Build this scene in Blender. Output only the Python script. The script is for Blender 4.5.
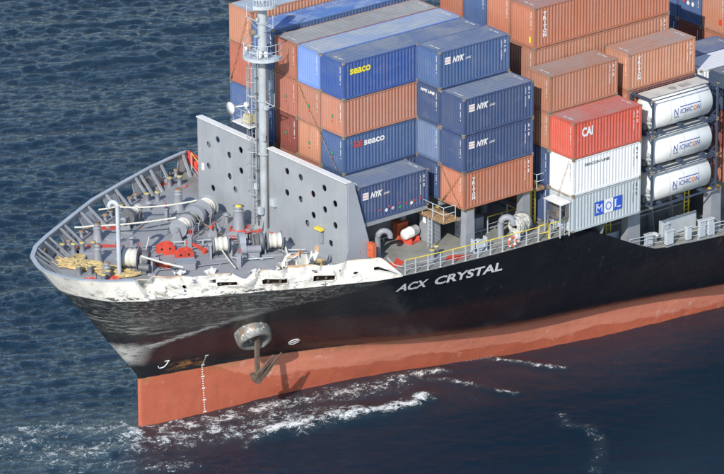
import bpy, bmesh, math, random
import numpy as np
from mathutils import Vector, Matrix
from mathutils.geometry import delaunay_2d_cdt

random.seed(7)
for o in list(bpy.data.objects):
    bpy.data.objects.remove(o)
SC = bpy.context.scene
COL = SC.collection

# ------------------------------------------------------------------ camera
# x runs aft, y to starboard (away from the viewer), z up; z = 0 is the foot of the front container stacks
SEA = -14.6
DECK = -2.9
YC = 11.35                       # centre line of the ship
cam = bpy.data.cameras.new('camera')
cam.sensor_width = 36.0
cam.lens = 36.0 * 4785.97 / 724.0
cam.clip_start = 1.0
cam.clip_end = 20000.0
cam_o = bpy.data.objects.new('camera', cam)
COL.objects.link(cam_o)
yaw, pitch, roll = 0.904654874, 0.375127193, -0.00487558
fw = Vector((math.cos(yaw) * math.cos(pitch), math.sin(yaw) * math.cos(pitch), -math.sin(pitch)))
rt = Vector((math.sin(yaw), -math.cos(yaw), 0.0))
up = rt.cross(fw)
r2 = math.cos(roll) * rt + math.sin(roll) * up
u2 = -math.sin(roll) * rt + math.cos(roll) * up
M = Matrix((r2, u2, -fw)).transposed().to_4x4()
M.translation = Vector((-189.286, -229.8685, 115.3732))
cam_o.matrix_world = M
SC.camera = cam_o

# ------------------------------------------------------------------ sky, sun, exposure
SUN_EL = math.radians(34.0)
sun_h = Vector((-1.0, -0.62, 0.0)).normalized()
to_sun = Vector((sun_h.x * math.cos(SUN_EL), sun_h.y * math.cos(SUN_EL), math.sin(SUN_EL)))
world = bpy.data.worlds.new('World')
SC.world = world
world.use_nodes = True
nt = world.node_tree
nt.nodes.clear()
sky = nt.nodes.new('ShaderNodeTexSky')
sky.sky_type = 'NISHITA'
sky.sun_disc = False
sky.sun_elevation = SUN_EL
sky.sun_rotation = math.atan2(to_sun.x, to_sun.y)
sky.altitude = 100.0
sky.air_density = 1.0
sky.dust_density = 0.35
sky.ozone_density = 2.0
bg = nt.nodes.new('ShaderNodeBackground')
bg.inputs['Strength'].default_value = 0.15
wo = nt.nodes.new('ShaderNodeOutputWorld')
nt.links.new(sky.outputs[0], bg.inputs['Color'])
nt.links.new(bg.outputs[0], wo.inputs['Surface'])
sun = bpy.data.lights.new('sun', 'SUN')
sun.energy = 3.8
sun.angle = math.radians(0.53)
sun.color = (1.0, 0.95, 0.88)
sun_o = bpy.data.objects.new('sun', sun)
COL.objects.link(sun_o)
sun_o.rotation_euler = to_sun.to_track_quat('Z', 'Y').to_euler()
sun_o.location = to_sun * 200
SC.view_settings.view_transform = 'Standard'
SC.view_settings.look = 'None'
SC.view_settings.exposure = 0.32
SC.view_settings.gamma = 1.0
SC.view_settings.use_curve_mapping = False
SC.cycles.max_bounces = 6
SC.cycles.diffuse_bounces = 3
SC.cycles.glossy_bounces = 3
SC.cycles.use_denoising = True


# ------------------------------------------------------------------ materials
class NT:
    """small helper to write node trees"""
    def __init__(s, name):
        s.m = bpy.data.materials.new(name)
        s.m.use_nodes = True
        s.t = s.m.node_tree
        s.b = s.t.nodes['Principled BSDF']

    def n(s, typ, **k):
        nd = s.t.nodes.new(typ)
        for a, v in k.items():
            setattr(nd, a, v)
        return nd

    def set(s, sock, v):
        if hasattr(v, 'is_output') or isinstance(v, bpy.types.NodeSocket):
            s.t.links.new(v, sock)
        else:
            sock.default_value = v

    def math(s, op, a, b=0.0, clamp=False):
        nd = s.n('ShaderNodeMath', operation=op, use_clamp=clamp)
        s.set(nd.inputs[0], a)
        s.set(nd.inputs[1], b)
        return nd.outputs[0]

    def mix(s, f, a, b):
        nd = s.n('ShaderNodeMix', data_type='RGBA')
        s.set(nd.inputs[0], f)
        s.set(nd.inputs[6], a if not isinstance(a, tuple) else (*a[:3], 1))
        s.set(nd.inputs[7], b if not isinstance(b, tuple) else (*b[:3], 1))
        return nd.outputs[2]

    def coords(s, kind='Object', scale=(1, 1, 1), loc=(0, 0, 0)):
        tc = s.n('ShaderNodeTexCoord')
        mp = s.n('ShaderNodeMapping')
        mp.inputs['Scale'].default_value = scale
        mp.inputs['Location'].default_value = loc
        s.t.links.new(tc.outputs[kind], mp.inputs['Vector'])
        return mp.outputs[0]

    def noise(s, vec, scale=1.0, detail=4.0, rough=0.6, dist=0.0):
        nd = s.n('ShaderNodeTexNoise')
        nd.inputs['Scale'].default_value = scale
        nd.inputs['Detail'].default_value = detail
        nd.inputs['Roughness'].default_value = rough
        nd.inputs['Distortion'].default_value = dist
        s.t.links.new(vec, nd.inputs['Vector'])
        return nd.outputs[0]

    def ramp(s, v, a, b, lo=0.0, hi=1.0):
        nd = s.n('ShaderNodeMapRange', clamp=True)
        s.set(nd.inputs[0], v)
        nd.inputs[1].default_value = a
        nd.inputs[2].default_value = b
        nd.inputs[3].default_value = lo
        nd.inputs[4].default_value = hi
        return nd.outputs[0]

    def bump(s, h, strength=0.3, dist=0.05):
        nd = s.n('ShaderNodeBump')
        nd.inputs['Strength'].default_value = strength
        nd.inputs['Distance'].default_value = dist
        s.t.links.new(h, nd.inputs['Height'])
        s.t.links.new(nd.outputs[0], s.b.inputs['Normal'])

    def rand_vec(s, vec, k=37.0):
        oi = s.n('ShaderNodeObjectInfo')
        add = s.n('ShaderNodeVectorMath', operation='MULTIPLY_ADD')
        s.t.links.new(oi.outputs['Random'], add.inputs[0])
        add.inputs[1].default_value = (k, k * 1.7, k * 0.6)
        s.t.links.new(vec, add.inputs[2])
        return add.outputs[0]


def paint(name, col, rough=0.5, var=0.25, rust=0.0, scale=0.8, metal=0.0, dirt=(0.12, 0.1, 0.08)):
    k = NT(name)
    v = k.rand_vec(k.coords())
    n1 = k.noise(v, scale, 5)
    n2 = k.noise(v, scale * 9, 4)
    dk = tuple(c * (1 - var) for c in col)
    lt = tuple(min(1, c * (1 + var * 0.6)) for c in col)
    c = k.mix(k.ramp(n1, 0.35, 0.65), dk, lt)
    c = k.mix(k.ramp(n2, 0.58, 0.75, 0, var), c, dirt)
    if rust:
        n3 = k.noise(v, scale * 4, 6, 0.7)
        c = k.mix(k.ramp(n3, 0.66 - rust * 0.15, 0.72, 0, 0.85), c, (0.16, 0.06, 0.025))
    k.t.links.new(c, k.b.inputs['Base Color'])
    k.b.inputs['Roughness'].default_value = rough
    k.b.inputs['Metallic'].default_value = metal
    return k.m


def cont_mat(name, col, grime=0.35):
    """painted corrugated steel: faded patches, vertical streaks, a little rust"""
    k = NT(name)
    v = k.rand_vec(k.coords())
    vs = k.rand_vec(k.coords(scale=(2.2, 2.2, 0.22)))
    n1 = k.noise(v, 0.55, 4)
    n2 = k.noise(vs, 2.0, 5)
    n3 = k.noise(v, 5.0, 6, 0.75)
    gy = sum(col) / 3
    fade = tuple(c * 0.8 + (gy * 0.8 + 0.06) * 0.25 for c in col)
    dk = tuple(c * 0.72 for c in col)
    c = k.mix(k.ramp(n1, 0.3, 0.7), col, fade)
    c = k.mix(k.ramp(n2, 0.52, 0.75, 0, grime), c, dk)
    c = k.mix(k.ramp(n3, 0.66, 0.74, 0, 0.75), c, (0.13, 0.06, 0.035))
    pt = k.noise(k.rand_vec(k.coords(scale=(0.9, 0.9, 1.3)), 91.0), 0.9, 2, 0.4)
    c = k.mix(k.ramp(pt, 0.6, 0.63, 0, 0.22), c, tuple(min(1, x * 0.75 + 0.1) for x in col))
    vr = k.rand_vec(k.coords(scale=(3.0, 3.0, 0.16)), 53.0)
    c = k.mix(k.ramp(k.noise(vr, 1.6, 5, 0.65), 0.6, 0.72, 0, 0.4), c, (0.11, 0.06, 0.045))
    oi = k.n('ShaderNodeObjectInfo')
    hs = k.n('ShaderNodeHueSaturation')
    k.set(hs.inputs['Value'], k.ramp(oi.outputs['Random'], 0, 1, 0.9, 1.1))
    k.t.links.new(c, hs.inputs['Color'])
    c = hs.outputs[0]
    k.bump(k.noise(v, 0.9, 3), 0.5, 0.06)
    k.t.links.new(c, k.b.inputs['Base Color'])
    k.b.inputs['Roughness'].default_value = 0.55
    k.b.inputs['Specular IOR Level'].default_value = 0.3
    return k.m


def roof_mat(name, col, grime=0.5, streak=(0.3, 0.3, 0.29)):
    k = NT(name)
    v = k.rand_vec(k.coords())
    n1 = k.noise(v, 0.45, 5, 0.65, 0.6)
    n2 = k.noise(k.rand_vec(k.coords(scale=(0.5, 2.5, 1))), 1.3, 5, 0.7, 0.4)
    n3 = k.noise(v, 7.0, 5, 0.7)
    c = k.mix(k.ramp(n1, 0.42, 0.62, 0, grime), col, streak)
    c = k.mix(k.ramp(n2, 0.5, 0.66, 0, grime * 0.8), c, tuple(x * 0.75 for x in col))
    c = k.mix(k.ramp(n3, 0.64, 0.74, 0, 0.5), c, (0.16, 0.09, 0.06))
    k.t.links.new(c, k.b.inputs['Base Color'])
    k.b.inputs['Roughness'].default_value = 0.6
    return k.m


def flat(name, col, rough=0.5, metal=0.0):
    k = NT(name)
    v = k.coords()
    n = k.noise(v, 6.0, 4)
    c = k.mix(k.ramp(n, 0.3, 0.7), tuple(x * 0.85 for x in col), tuple(min(1, x * 1.08) for x in col))
    k.t.links.new(c, k.b.inputs['Base Color'])
    k.b.inputs['Roughness'].default_value = rough
    k.b.inputs['Metallic'].default_value = metal
    return k.m


MT = {}
MT['grey'] = paint('grey_paint', (0.27, 0.285, 0.31), 0.5, 0.15, 0.12)
MT['wallgrey'] = paint('breakwater_paint', (0.33, 0.35, 0.385), 0.5, 0.08, 0.06, 0.35)
k = NT('breakwater_streaked')
v = k.coords()
c = k.mix(k.ramp(k.noise(v, 0.4, 5), 0.35, 0.65), (0.275, 0.29, 0.31), (0.33, 0.345, 0.36))
c = k.mix(k.math('MULTIPLY', k.ramp(k.noise(k.coords(scale=(1.5, 1.5, 0.1)), 2.2, 6, 0.68), 0.56, 0.7), 0.3), c, (0.2, 0.18, 0.165))
c = k.mix(k.math('MULTIPLY', k.ramp(k.noise(v, 3.5, 7, 0.75), 0.67, 0.73), 0.7), c, (0.2, 0.1, 0.06))
k.t.links.new(c, k.b.inputs['Base Color'])
k.b.inputs['Roughness'].default_value = 0.55
k.bump(k.noise(k.coords(scale=(0.6, 0.6, 0.6)), 1.3, 3), 0.3, 0.08)
MT['wallstreak'] = k.m
MT['mast'] = paint('mast_paint', (0.38, 0.41, 0.43), 0.5, 0.2, 0.25)
MT['anchor'] = paint('anchor_rust', (0.14, 0.1, 0.075), 0.8, 0.4, 0.9, 2.0)
MT['lightgrey'] = paint('light_grey_paint', (0.46, 0.5, 0.53), 0.45, 0.12, 0.06)
MT['darkgrey'] = paint('dark_grey_machinery', (0.14, 0.145, 0.15), 0.5, 0.3, 0.3)
MT['stay'] = paint('bulwark_stay_paint', (0.36, 0.38, 0.4), 0.5, 0.15, 0.1)
MT['bcap'] = paint('worn_yellow_cap', (0.5, 0.41, 0.14), 0.6, 0.3, 0.3)
MT['capgrey'] = paint('cap_rail_paint', (0.36, 0.39, 0.42), 0.5, 0.12, 0.05)
MT['white'] = paint('white_paint', (0.74, 0.74, 0.71), 0.45, 0.1, 0.05)
MT['rope'] = paint('white_mooring_rope', (0.62, 0.595, 0.52), 0.9, 0.12, 0.0, 3.0)
MT['tanrope'] = paint('tan_mooring_rope', (0.55, 0.42, 0.2), 0.95, 0.35, 0.0, 3.0)
MT['yellow'] = paint('yellow_paint', (0.75, 0.58, 0.06), 0.5, 0.15, 0.1)
MT['red'] = paint('red_paint', (0.62, 0.075, 0.045), 0.5, 0.18, 0.05)
MT['orange'] = paint('orange_paint', (0.65, 0.14, 0.06), 0.5, 0.15)
MT['black'] = flat('black_rubber', (0.02, 0.02, 0.022), 0.6)
MT['rustymetal'] = paint('rusty_metal', (0.24, 0.19, 0.15), 0.75, 0.35, 0.9, 2.0)
MT['brownrust'] = paint('rust_brown', (0.33, 0.2, 0.1), 0.85, 0.35, 0.8, 2.0)
MT['slotrust'] = paint('dark_rusty_recess', (0.1, 0.075, 0.055), 0.8, 0.4, 0.6, 2.5)
MT['glass'] = flat('lamp_glass', (0.6, 0.62, 0.62), 0.15)
MT['letter'] = flat('white_lettering', (0.8, 0.8, 0.78), 0.5)
MT['letter_blue'] = flat('blue_lettering', (0.02, 0.05, 0.33), 0.5)
MT['letter_ylw'] = flat('yellow_lettering', (0.85, 0.7, 0.05), 0.5)
MT['letter_red'] = flat('red_lettering', (0.65, 0.06, 0.03), 0.5)
MT['letter_org'] = flat('orange_lettering', (0.75, 0.2, 0.06), 0.5)
MT['letter_blk'] = flat('black_lettering', (0.05, 0.05, 0.06), 0.5)
MT['letter_pink'] = flat('pink_marking', (0.7, 0.42, 0.38), 0.5)
MT['green'] = flat('green_marking', (0.05, 0.3, 0.15), 0.5)
MT['casting'] = paint('corner_casting_steel', (0.26, 0.21, 0.15), 0.7, 0.3, 0.5, 3.0)
MT['wood'] = paint('worn_walkway_boards', (0.36, 0.23, 0.11), 0.85, 0.35, 0.2, 2.0)

k = NT('forecastle_deck_paint')
v = k.coords()
c = k.mix(k.ramp(k.noise(v, 0.35, 6, 0.65), 0.35, 0.65), (0.25, 0.26, 0.275), (0.325, 0.33, 0.34))
tc = k.n('ShaderNodeTexCoord')
sx = k.n('ShaderNodeSeparateXYZ')
k.t.links.new(tc.outputs['Object'], sx.inputs[0])
c = k.mix(k.ramp(sx.outputs[0], -8.5, -6.5), c, k.mix(k.ramp(k.noise(v, 0.6, 6, 0.65), 0.35, 0.65), (0.2, 0.205, 0.185), (0.3, 0.295, 0.265)))
c = k.mix(k.ramp(k.noise(v, 2.6, 6, 0.75), 0.6, 0.72, 0, 0.55), c, (0.14, 0.125, 0.11))
k.t.links.new(c, k.b.inputs['Base Color'])
k.b.inputs['Roughness'].default_value = 0.7
MT['deck'] = k.m

# hull: black topsides, red antifouling, scraped bow
k = NT('hull_paint')
tc = k.n('ShaderNodeTexCoord')
sx = k.n('ShaderNodeSeparateXYZ')
k.t.links.new(tc.outputs['Object'], sx.inputs[0])
X, Y, Z = sx.outputs
v = k.coords()
vst = k.coords(scale=(0.28, 0.28, 1.6))
vstv = k.coords(scale=(1.6, 1.6, 0.3))
wob = k.math('MULTIPLY', k.math('SUBTRACT', k.noise(v, 1.2, 4), 0.5), 0.16)
zb = k.math('ADD', Z, wob)
isred = k.ramp(zb, -10.84, -10.9)
# red zone: dry upper, freshly wetted lower with an uneven tide line
tide = k.math('ADD', Z, k.math('MULTIPLY', k.math('SUBTRACT', k.noise(k.coords(scale=(0.35, 0.35, 0.1)), 1.0, 5), 0.5), 1.7))
tide = k.math('SUBTRACT', tide, k.ramp(X, -14.0, -9.0, 1.9, 0.0))
wet = k.ramp(tide, -12.62, -12.75)
dry_c = k.mix(k.ramp(k.noise(vst, 1.2, 6), 0.4, 0.65), (0.54, 0.19, 0.118), (0.48, 0.162, 0.104))
wet_c = k.mix(k.ramp(k.noise(v, 0.8, 5), 0.35, 0.65), (0.44, 0.112, 0.06), (0.38, 0.096, 0.053))
red = k.mix(wet, dry_c, wet_c)
pale = k.math('MULTIPLY', k.ramp(k.noise(v, 1.1, 6, 0.75), 0.57, 0.63), k.ramp(k.noise(k.coords(loc=(9, 3, 2)), 0.35, 2), 0.5, 0.6))
red = k.mix(k.math('MULTIPLY', pale, 0.75), red, (0.55, 0.33, 0.27))
edge_r = k.math('MULTIPLY', k.ramp(zb, -11.5, -10.95), k.ramp(k.noise(k.coords(scale=(0.5, 0.5, 0.8)), 1.3, 5), 0.5, 0.62))
red = k.mix(k.math('MULTIPLY', edge_r, 0.55), red, (0.3, 0.17, 0.06))
# black zone
blk = k.mix(k.ramp(k.noise(v, 0.5, 5), 0.35, 0.7), (0.011, 0.012, 0.015), (0.017, 0.018, 0.021))
maroon = k.math('MULTIPLY', k.ramp(k.noise(k.coords(scale=(0.2, 0.2, 0.5)), 1.0, 4), 0.3, 0.55, 0.35, 1.0), k.ramp(Z, -6.6, -7.3))  # reflection of the red bottom in the flared side, painted in as maroon
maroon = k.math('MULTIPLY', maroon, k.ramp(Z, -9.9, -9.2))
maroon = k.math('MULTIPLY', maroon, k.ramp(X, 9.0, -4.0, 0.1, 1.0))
# collision scrapes forward on the port side: a slanting scar with scuffed plating above it
scar = k.math('SUBTRACT', Z, k.math('ADD', k.math('MULTIPLY', k.math('ADD', X, 20.4), 0.4), -8.7))
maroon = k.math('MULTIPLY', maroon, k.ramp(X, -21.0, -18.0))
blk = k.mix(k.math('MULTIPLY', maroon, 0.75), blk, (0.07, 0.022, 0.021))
ports = k.ramp(Y, YC + 0.6, YC - 0.3)
reg = k.math('MULTIPLY', k.ramp(X, -6.5, -11.5), k.ramp(scar, -0.1, 0.35))
reg = k.math('MULTIPLY', reg, k.ramp(Z, -7.9, -6.3))
reg = k.math('MULTIPLY', reg, ports)
n_s = k.noise(k.coords(scale=(0.16, 0.16, 1.5)), 2.6, 9, 0.7, 0.25)
n_f = k.noise(k.coords(scale=(0.8, 0.8, 1.5)), 3.2, 9, 0.78, 0.5)
greyed = k.math('MULTIPLY', reg, k.ramp(k.noise(k.coords(scale=(0.22, 0.22, 0.6)), 1.0, 7, 0.68), 0.34, 0.62))
blk = k.mix(k.math('MULTIPLY', greyed, 0.8), blk, (0.08, 0.084, 0.08))
sc1 = k.math('MULTIPLY', k.ramp(n_s, 0.52, 0.59), k.math('MULTIPLY', reg, k.ramp(k.noise(k.coords(scale=(0.3, 0.3, 0.8), loc=(6, 1, 3)), 0.8, 4), 0.42, 0.55)))
topz = k.math('MULTIPLY', reg, k.ramp(Z, -6.4, -4.2, 0.1, 1.0))
sc2 = k.math('MULTIPLY', k.ramp(n_f, 0.515, 0.575), k.math('MULTIPLY', topz, k.ramp(X, -25.0, -21.5, 0.1, 1.0)))
scr = k.math('MAXIMUM', k.math('MULTIPLY', sc1, 0.8), k.math('MULTIPLY', sc2, 0.9))
blk = k.mix(scr, blk, (0.42, 0.43, 0.4))
wig = k.math('MULTIPLY', k.math('SUBTRACT', k.noise(k.coords(scale=(0.5, 0.5, 0.9)), 2.0, 9, 0.75), 0.5), 1.5)
line = k.ramp(k.math('ABSOLUTE', k.math('ADD', k.math('SUBTRACT', scar, 0.15), wig)), 0.3, 0.08)
line = k.math('MULTIPLY', line, k.math('MULTIPLY', k.ramp(X, -12.5, -16.5), ports))
line = k.math('MULTIPLY', line, k.ramp(k.noise(k.coords(scale=(0.4, 0.4, 2.0)), 3.0, 7, 0.7), 0.36, 0.56))
foot = k.math('MULTIPLY', k.ramp(X, -18.4, -20.0), k.math('MULTIPLY', k.ramp(k.math('ADD', Z, wig), -9.9, -9.2), k.ramp(k.math('ADD', Z, wig), -7.5, -8.2)))
foot = k.math('MULTIPLY', foot, k.ramp(k.noise(k.coords(scale=(0.4, 0.4, 1.5)), 2.6, 9, 0.74, 0.4), 0.36, 0.48))
blk = k.mix(k.math('MAXIMUM', line, foot), blk, (0.5, 0.5, 0.47))
n_r = k.math('MULTIPLY', k.ramp(k.noise(vstv, 1.4, 6, 0.7), 0.63, 0.7), k.ramp(Z, -11.0, -10.7))
blk = k.mix(k.math('MULTIPLY', n_r, 0.6), blk, (0.1, 0.05, 0.025))
speck = k.math('MULTIPLY', k.ramp(k.noise(k.coords(scale=(0.5, 0.5, 1.3)), 2.2, 7, 0.7), 0.68, 0.7), k.ramp(k.noise(k.coords(loc=(4, 4, 4)), 0.3, 2), 0.5, 0.6))
blk = k.mix(k.math('MULTIPLY', speck, 0.8), blk, (0.35, 0.35, 0.33))
run_ = k.math('MULTIPLY', k.ramp(k.noise(k.coords(scale=(2.6, 2.6, 0.12)), 1.0, 5, 0.65), 0.6, 0.7), k.ramp(k.noise(k.coords(loc=(3, 3, 1)), 0.5, 3), 0.42, 0.6))
blk = k.mix(k.math('MULTIPLY', run_, 0.45), blk, (0.075, 0.05, 0.035))
red = k.mix(k.math('MULTIPLY', run_, 0.35), red, (0.3, 0.14, 0.08))
rs_ = k.math('MULTIPLY', k.math('MULTIPLY', k.ramp(X, -17.2, -16.4), k.ramp(X, -14.2, -15.0)), k.math('MULTIPLY', k.ramp(Z, -10.75, -10.4), k.ramp(Z, -9.8, -10.15)))
rs_ = k.math('MULTIPLY', rs_, k.ramp(k.noise(k.coords(scale=(0.6, 0.6, 1.6)), 2.4, 7, 0.7), 0.46, 0.56))
blk = k.mix(rs_, blk, (0.33, 0.15, 0.05))
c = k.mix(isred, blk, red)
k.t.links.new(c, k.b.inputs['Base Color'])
k.t.links.new(k.mix(isred, (0.3, 0.3, 0.3), (0.5, 0.5, 0.5)), k.b.inputs['Roughness'])
# welded plate seams, plating sunk between the frames, dents
brk_ = k.n('ShaderNodeTexBrick')
cmb = k.n('ShaderNodeCombineXYZ')
k.t.links.new(X, cmb.inputs[0])
k.t.links.new(Z, cmb.inputs[1])
k.t.links.new(cmb.outputs[0], brk_.inputs['Vector'])
brk_.inputs['Scale'].default_value = 1.0
brk_.inputs['Brick Width'].default_value = 7.5
brk_.inputs['Row Height'].default_value = 2.1
brk_.inputs['Mortar Size'].default_value = 0.018
brk_.inputs['Mortar Smooth'].default_value = 0.3
frm = k.math('POWER', k.math('ABSOLUTE', k.math('SINE', k.math('MULTIPLY', X, math.pi / 0.85))), 0.5)
hh_ = k.math('ADD', k.math('MULTIPLY', brk_.outputs['Fac'], 0.25), k.math('MULTIPLY', k.noise(k.coords(scale=(0.5, 0.5, 0.5)), 1.6, 4), 1.3))
hh_ = k.math('SUBTRACT', hh_, k.math('MULTIPLY', frm, 0.12))
hh_ = k.math('ADD', hh_, k.math('MULTIPLY', scr, 0.12))
k.bump(hh_, 0.5, 0.1)
MT['hull'] = k.m

k = NT('scraped_white_bulwark')
v = k.coords()
c = k.mix(k.ramp(k.noise(v, 0.7, 5), 0.35, 0.65), (0.78, 0.76, 0.7), (0.66, 0.63, 0.57))
c = k.mix(k.ramp(k.noise(k.coords(scale=(1, 1, 0.5)), 1.6, 7, 0.7), 0.57, 0.68, 0, 0.75), c, (0.52, 0.4, 0.26))
tc = k.n('ShaderNodeTexCoord')
sx = k.n('ShaderNodeSeparateXYZ')
k.t.links.new(tc.outputs['Object'], sx.inputs[0])
low = k.math('MULTIPLY', k.ramp(sx.outputs[2], -1.9, -2.75), k.ramp(sx.outputs[0], -7.0, -10.0))
low = k.math('MULTIPLY', low, k.ramp(sx.outputs[1], YC + 1, YC - 3))
c = k.mix(k.math('MULTIPLY', low, k.ramp(k.noise(k.coords(scale=(0.6, 0.6, 1.4)), 2.0, 8, 0.72, 0.3), 0.53, 0.58)), c, (0.075, 0.075, 0.072))
dn = k.math('MULTIPLY', k.ramp(k.noise(k.coords(scale=(0.5, 0.5, 0.9), loc=(2, 7, 1)), 1.5, 7, 0.72), 0.6, 0.66), k.ramp(sx.outputs[0], -8.0, -11.0))
c = k.mix(k.math('MULTIPLY', dn, 0.8), c, (0.2, 0.19, 0.175))
top = k.math('ADD', sx.outputs[2], k.math('MULTIPLY', k.noise(v, 2.5, 3), 0.12))
c = k.mix(k.math('MULTIPLY', k.ramp(top, -1.3, -1.2), 0.75), c, (0.5, 0.25, 0.08))
k.t.links.new(c, k.b.inputs['Base Color'])
k.b.inputs['Roughness'].default_value = 0.55
MT['bulwark_white'] = k.m


# ------------------------------------------------------------------ mesh builder
class MB:
    def __init__(s):
        s.v, s.f, s.m, s.sm = [], [], [], []

    def add(s, vs, fs, mi=0, smooth=False):
        o = len(s.v)
        s.v.extend(tuple(p) for p in vs)
        for f in fs:
            s.f.append(tuple(i + o for i in f))
            s.m.append(mi)
            s.sm.append(smooth)

    def box(s, c, d, mi=0, rz=0.0, mat=None):
        hx, hy, hz = d[0] / 2, d[1] / 2, d[2] / 2
        vs = [Vector((x, y, z)) for x in (-hx, hx) for y in (-hy, hy) for z in (-hz, hz)]
        R = mat if mat is not None else Matrix.Rotation(rz, 3, 'Z')
        vs = [R @ p + Vector(c) for p in vs]
        s.add(vs, [(0, 1, 3, 2), (4, 6, 7, 5), (0, 4, 5, 1), (2, 3, 7, 6), (0, 2, 6, 4), (1, 5, 7, 3)], mi)

    def cyl(s, p0, p1, r0, r1=None, n=12, mi=0, caps=True):
        r1 = r0 if r1 is None else r1
        p0, p1 = Vector(p0), Vector(p1)
        q = (p1 - p0).to_track_quat('Z', 'X')
        vs = []
        for p, r in ((p0, r0), (p1, r1)):
            for i in range(n):
                a = 2 * math.pi * i / n
                vs.append(p + q @ Vector((r * math.cos(a), r * math.sin(a), 0)))
        s.add(vs, [(i, (i + 1) % n, n + (i + 1) % n, n + i) for i in range(n)], mi, True)
        if caps:
            s.add(vs[:n], [tuple(range(n - 1, -1, -1))], mi)
            s.add(vs[n:], [tuple(range(n))], mi)

    def tube(s, pts, r, n=6, mi=0):
        pts = [Vector(p) for p in pts]
        vs = []
        up_ = Vector((0, 0, 1))
        for i, p in enumerate(pts):
            d = (pts[min(i + 1, len(pts) - 1)] - pts[max(i - 1, 0)]).normalized()
            a = d.cross(up_)
            if a.length < 0.05:
                a = d.cross(Vector((0, 1, 0)))
            a.normalize()
            b = a.cross(d)
            for j in range(n):
                t = 2 * math.pi * j / n
                vs.append(p + (a * math.cos(t) + b * math.sin(t)) * r)
        fs = [(i * n + j, i * n + (j + 1) % n, (i + 1) * n + (j + 1) % n, (i + 1) * n + j)
              for i in range(len(pts) - 1) for j in range(n)]
        s.add(vs, fs, mi, True)
        s.add(vs[:n], [tuple(range(n))], mi)
        s.add(vs[-n:], [tuple(range(n - 1, -1, -1))], mi)

    def lathe(s, prof, c=(0, 0, 0), axis='Z', n=20, mi=0, smooth=True):
        vs = []
        for r, h in prof:
            for i in range(n):
                a = 2 * math.pi * i / n
                x, y = r * math.cos(a), r * math.sin(a)
                p = (x, y, h) if axis == 'Z' else ((x, h, y) if axis == 'Y' else (h, x, y))
                vs.append(Vector(p) + Vector(c))
        fs = [(i * n + j, i * n + (j + 1) % n, (i + 1) * n + (j + 1) % n, (i + 1) * n + j)
              for i in range(len(prof) - 1) for j in range(n)]
        s.add(vs, fs, mi, smooth)

    def prism(s, poly, a, b, axis='Z', mi=0):
        """2-D polygon extruded from a to b along an axis"""
        def put(p, h):
            return {'Z': (p[0], p[1], h), 'Y': (p[0], h, p[1]), 'X': (h, p[0], p[1])}[axis]
        n = len(poly)
        vs = [put(p, a) for p in poly] + [put(p, b) for p in poly]
        s.add(vs, [tuple(range(n)), tuple(range(2 * n - 1, n - 1, -1))] +
              [(i, n + i, n + (i + 1) % n, (i + 1) % n) for i in range(n)], mi)

    def torus(s, c, R, r, axis='Z', n=20, m=6, mi=0):
        vs = []
        for i in range(n):
            a = 2 * math.pi * i / n
            for j in range(m):
                b = 2 * math.pi * j / m
                x, y, h = (R + r * math.cos(b)) * math.cos(a), (R + r * math.cos(b)) * math.sin(a), r * math.sin(b)
                p = {'Z': (x, y, h), 'Y': (x, h, y), 'X': (h, x, y)}[axis]
                vs.append(Vector(p) + Vector(c))
        fs = [(i * m + j, ((i + 1) % n) * m + j, ((i + 1) % n) * m + (j + 1) % m, i * m + (j + 1) % m)
              for i in range(n) for j in range(m)]
        s.add(vs, fs, mi, True)

    def mesh(s, name, mats):
        me = bpy.data.meshes.new(name)
        me.from_pydata([tuple(p) for p in s.v], [], s.f)
        for m in (mats if isinstance(mats, (list, tuple)) else [mats]):
            me.materials.append(m)
        me.polygons.foreach_set('material_index', s.m)
        me.polygons.foreach_set('use_smooth', s.sm)
        bm = bmesh.new()
        bm.from_mesh(me)
        bmesh.ops.recalc_face_normals(bm, faces=bm.faces)
        bm.to_mesh(me)
        bm.free()
        me.update()
        return me

    def obj(s, name, mats, parent=None, mesh=None):
        return link(name, mesh or s.mesh(name, mats), parent)


def link(name, data, parent=None):
    o = bpy.data.objects.new(name, data)
    COL.objects.link(o)
    if parent is not None:
        o.parent = parent
    return o


def tag(o, label=None, cat=None, group=None, kind=None):
    if label:
        o['label'] = label
    if cat:
        o['category'] = cat
    if group:
        o['group'] = group
    if kind:
        o['kind'] = kind
    return o


def thing(name, label, cat, loc=(0, 0, 0), rz=0.0, group=None):
    o = bpy.data.objects.new(name, None)
    COL.objects.link(o)
    o.location = loc
    o.rotation_euler = (0, 0, rz)
    return tag(o, label, cat, group)


def copy_tree(o, parent=None):
    c_ = o.copy()
    COL.objects.link(c_)
    c_.parent = parent
    for ch in list(o.children):
        copy_tree(ch, c_)
    return c_


_tx = {}


def text_geo(s, bold=0.0, shear=0.0):
    """2-D outline mesh of a word: verts with cap height 1, triangles"""
    key = (s, bold, shear)
    if key not in _tx:
        cu = bpy.data.curves.new('t', 'FONT')
        cu.body = s
        cu.size = 1.0
        cu.offset = bold
        cu.shear = shear
        cu.resolution_u = 3
        ob = bpy.data.objects.new('t', cu)
        me = bpy.data.meshes.new_from_object(ob)
        vs = [(p.co.x, p.co.y) for p in me.vertices]
        fs = [tuple(p.vertices) for p in me.polygons]
        bpy.data.objects.remove(ob)
        bpy.data.meshes.remove(me)
        bpy.data.curves.remove(cu)
        x0 = min(a for a, b in vs)
        h = 0.73
        vs = [((a - x0) / h, b / h) for a, b in vs]
        _tx[key] = (vs, fs, max(a for a, b in vs))
    return _tx[key]


def word(mb, s, put, height, mi=0, bold=0.02, shear=0.0, width=None):
    vs, fs, w = text_geo(s, bold, shear)
    kx = height if width is None else width / w
    mb.add([put(a * kx, b * height) for a, b in vs], fs, mi)
    return w * kx


# ------------------------------------------------------------------ hull shape
def interp(x, tab):
    return float(np.interp(x, [t[0] for t in tab], [t[1] for t in tab]))


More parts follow.
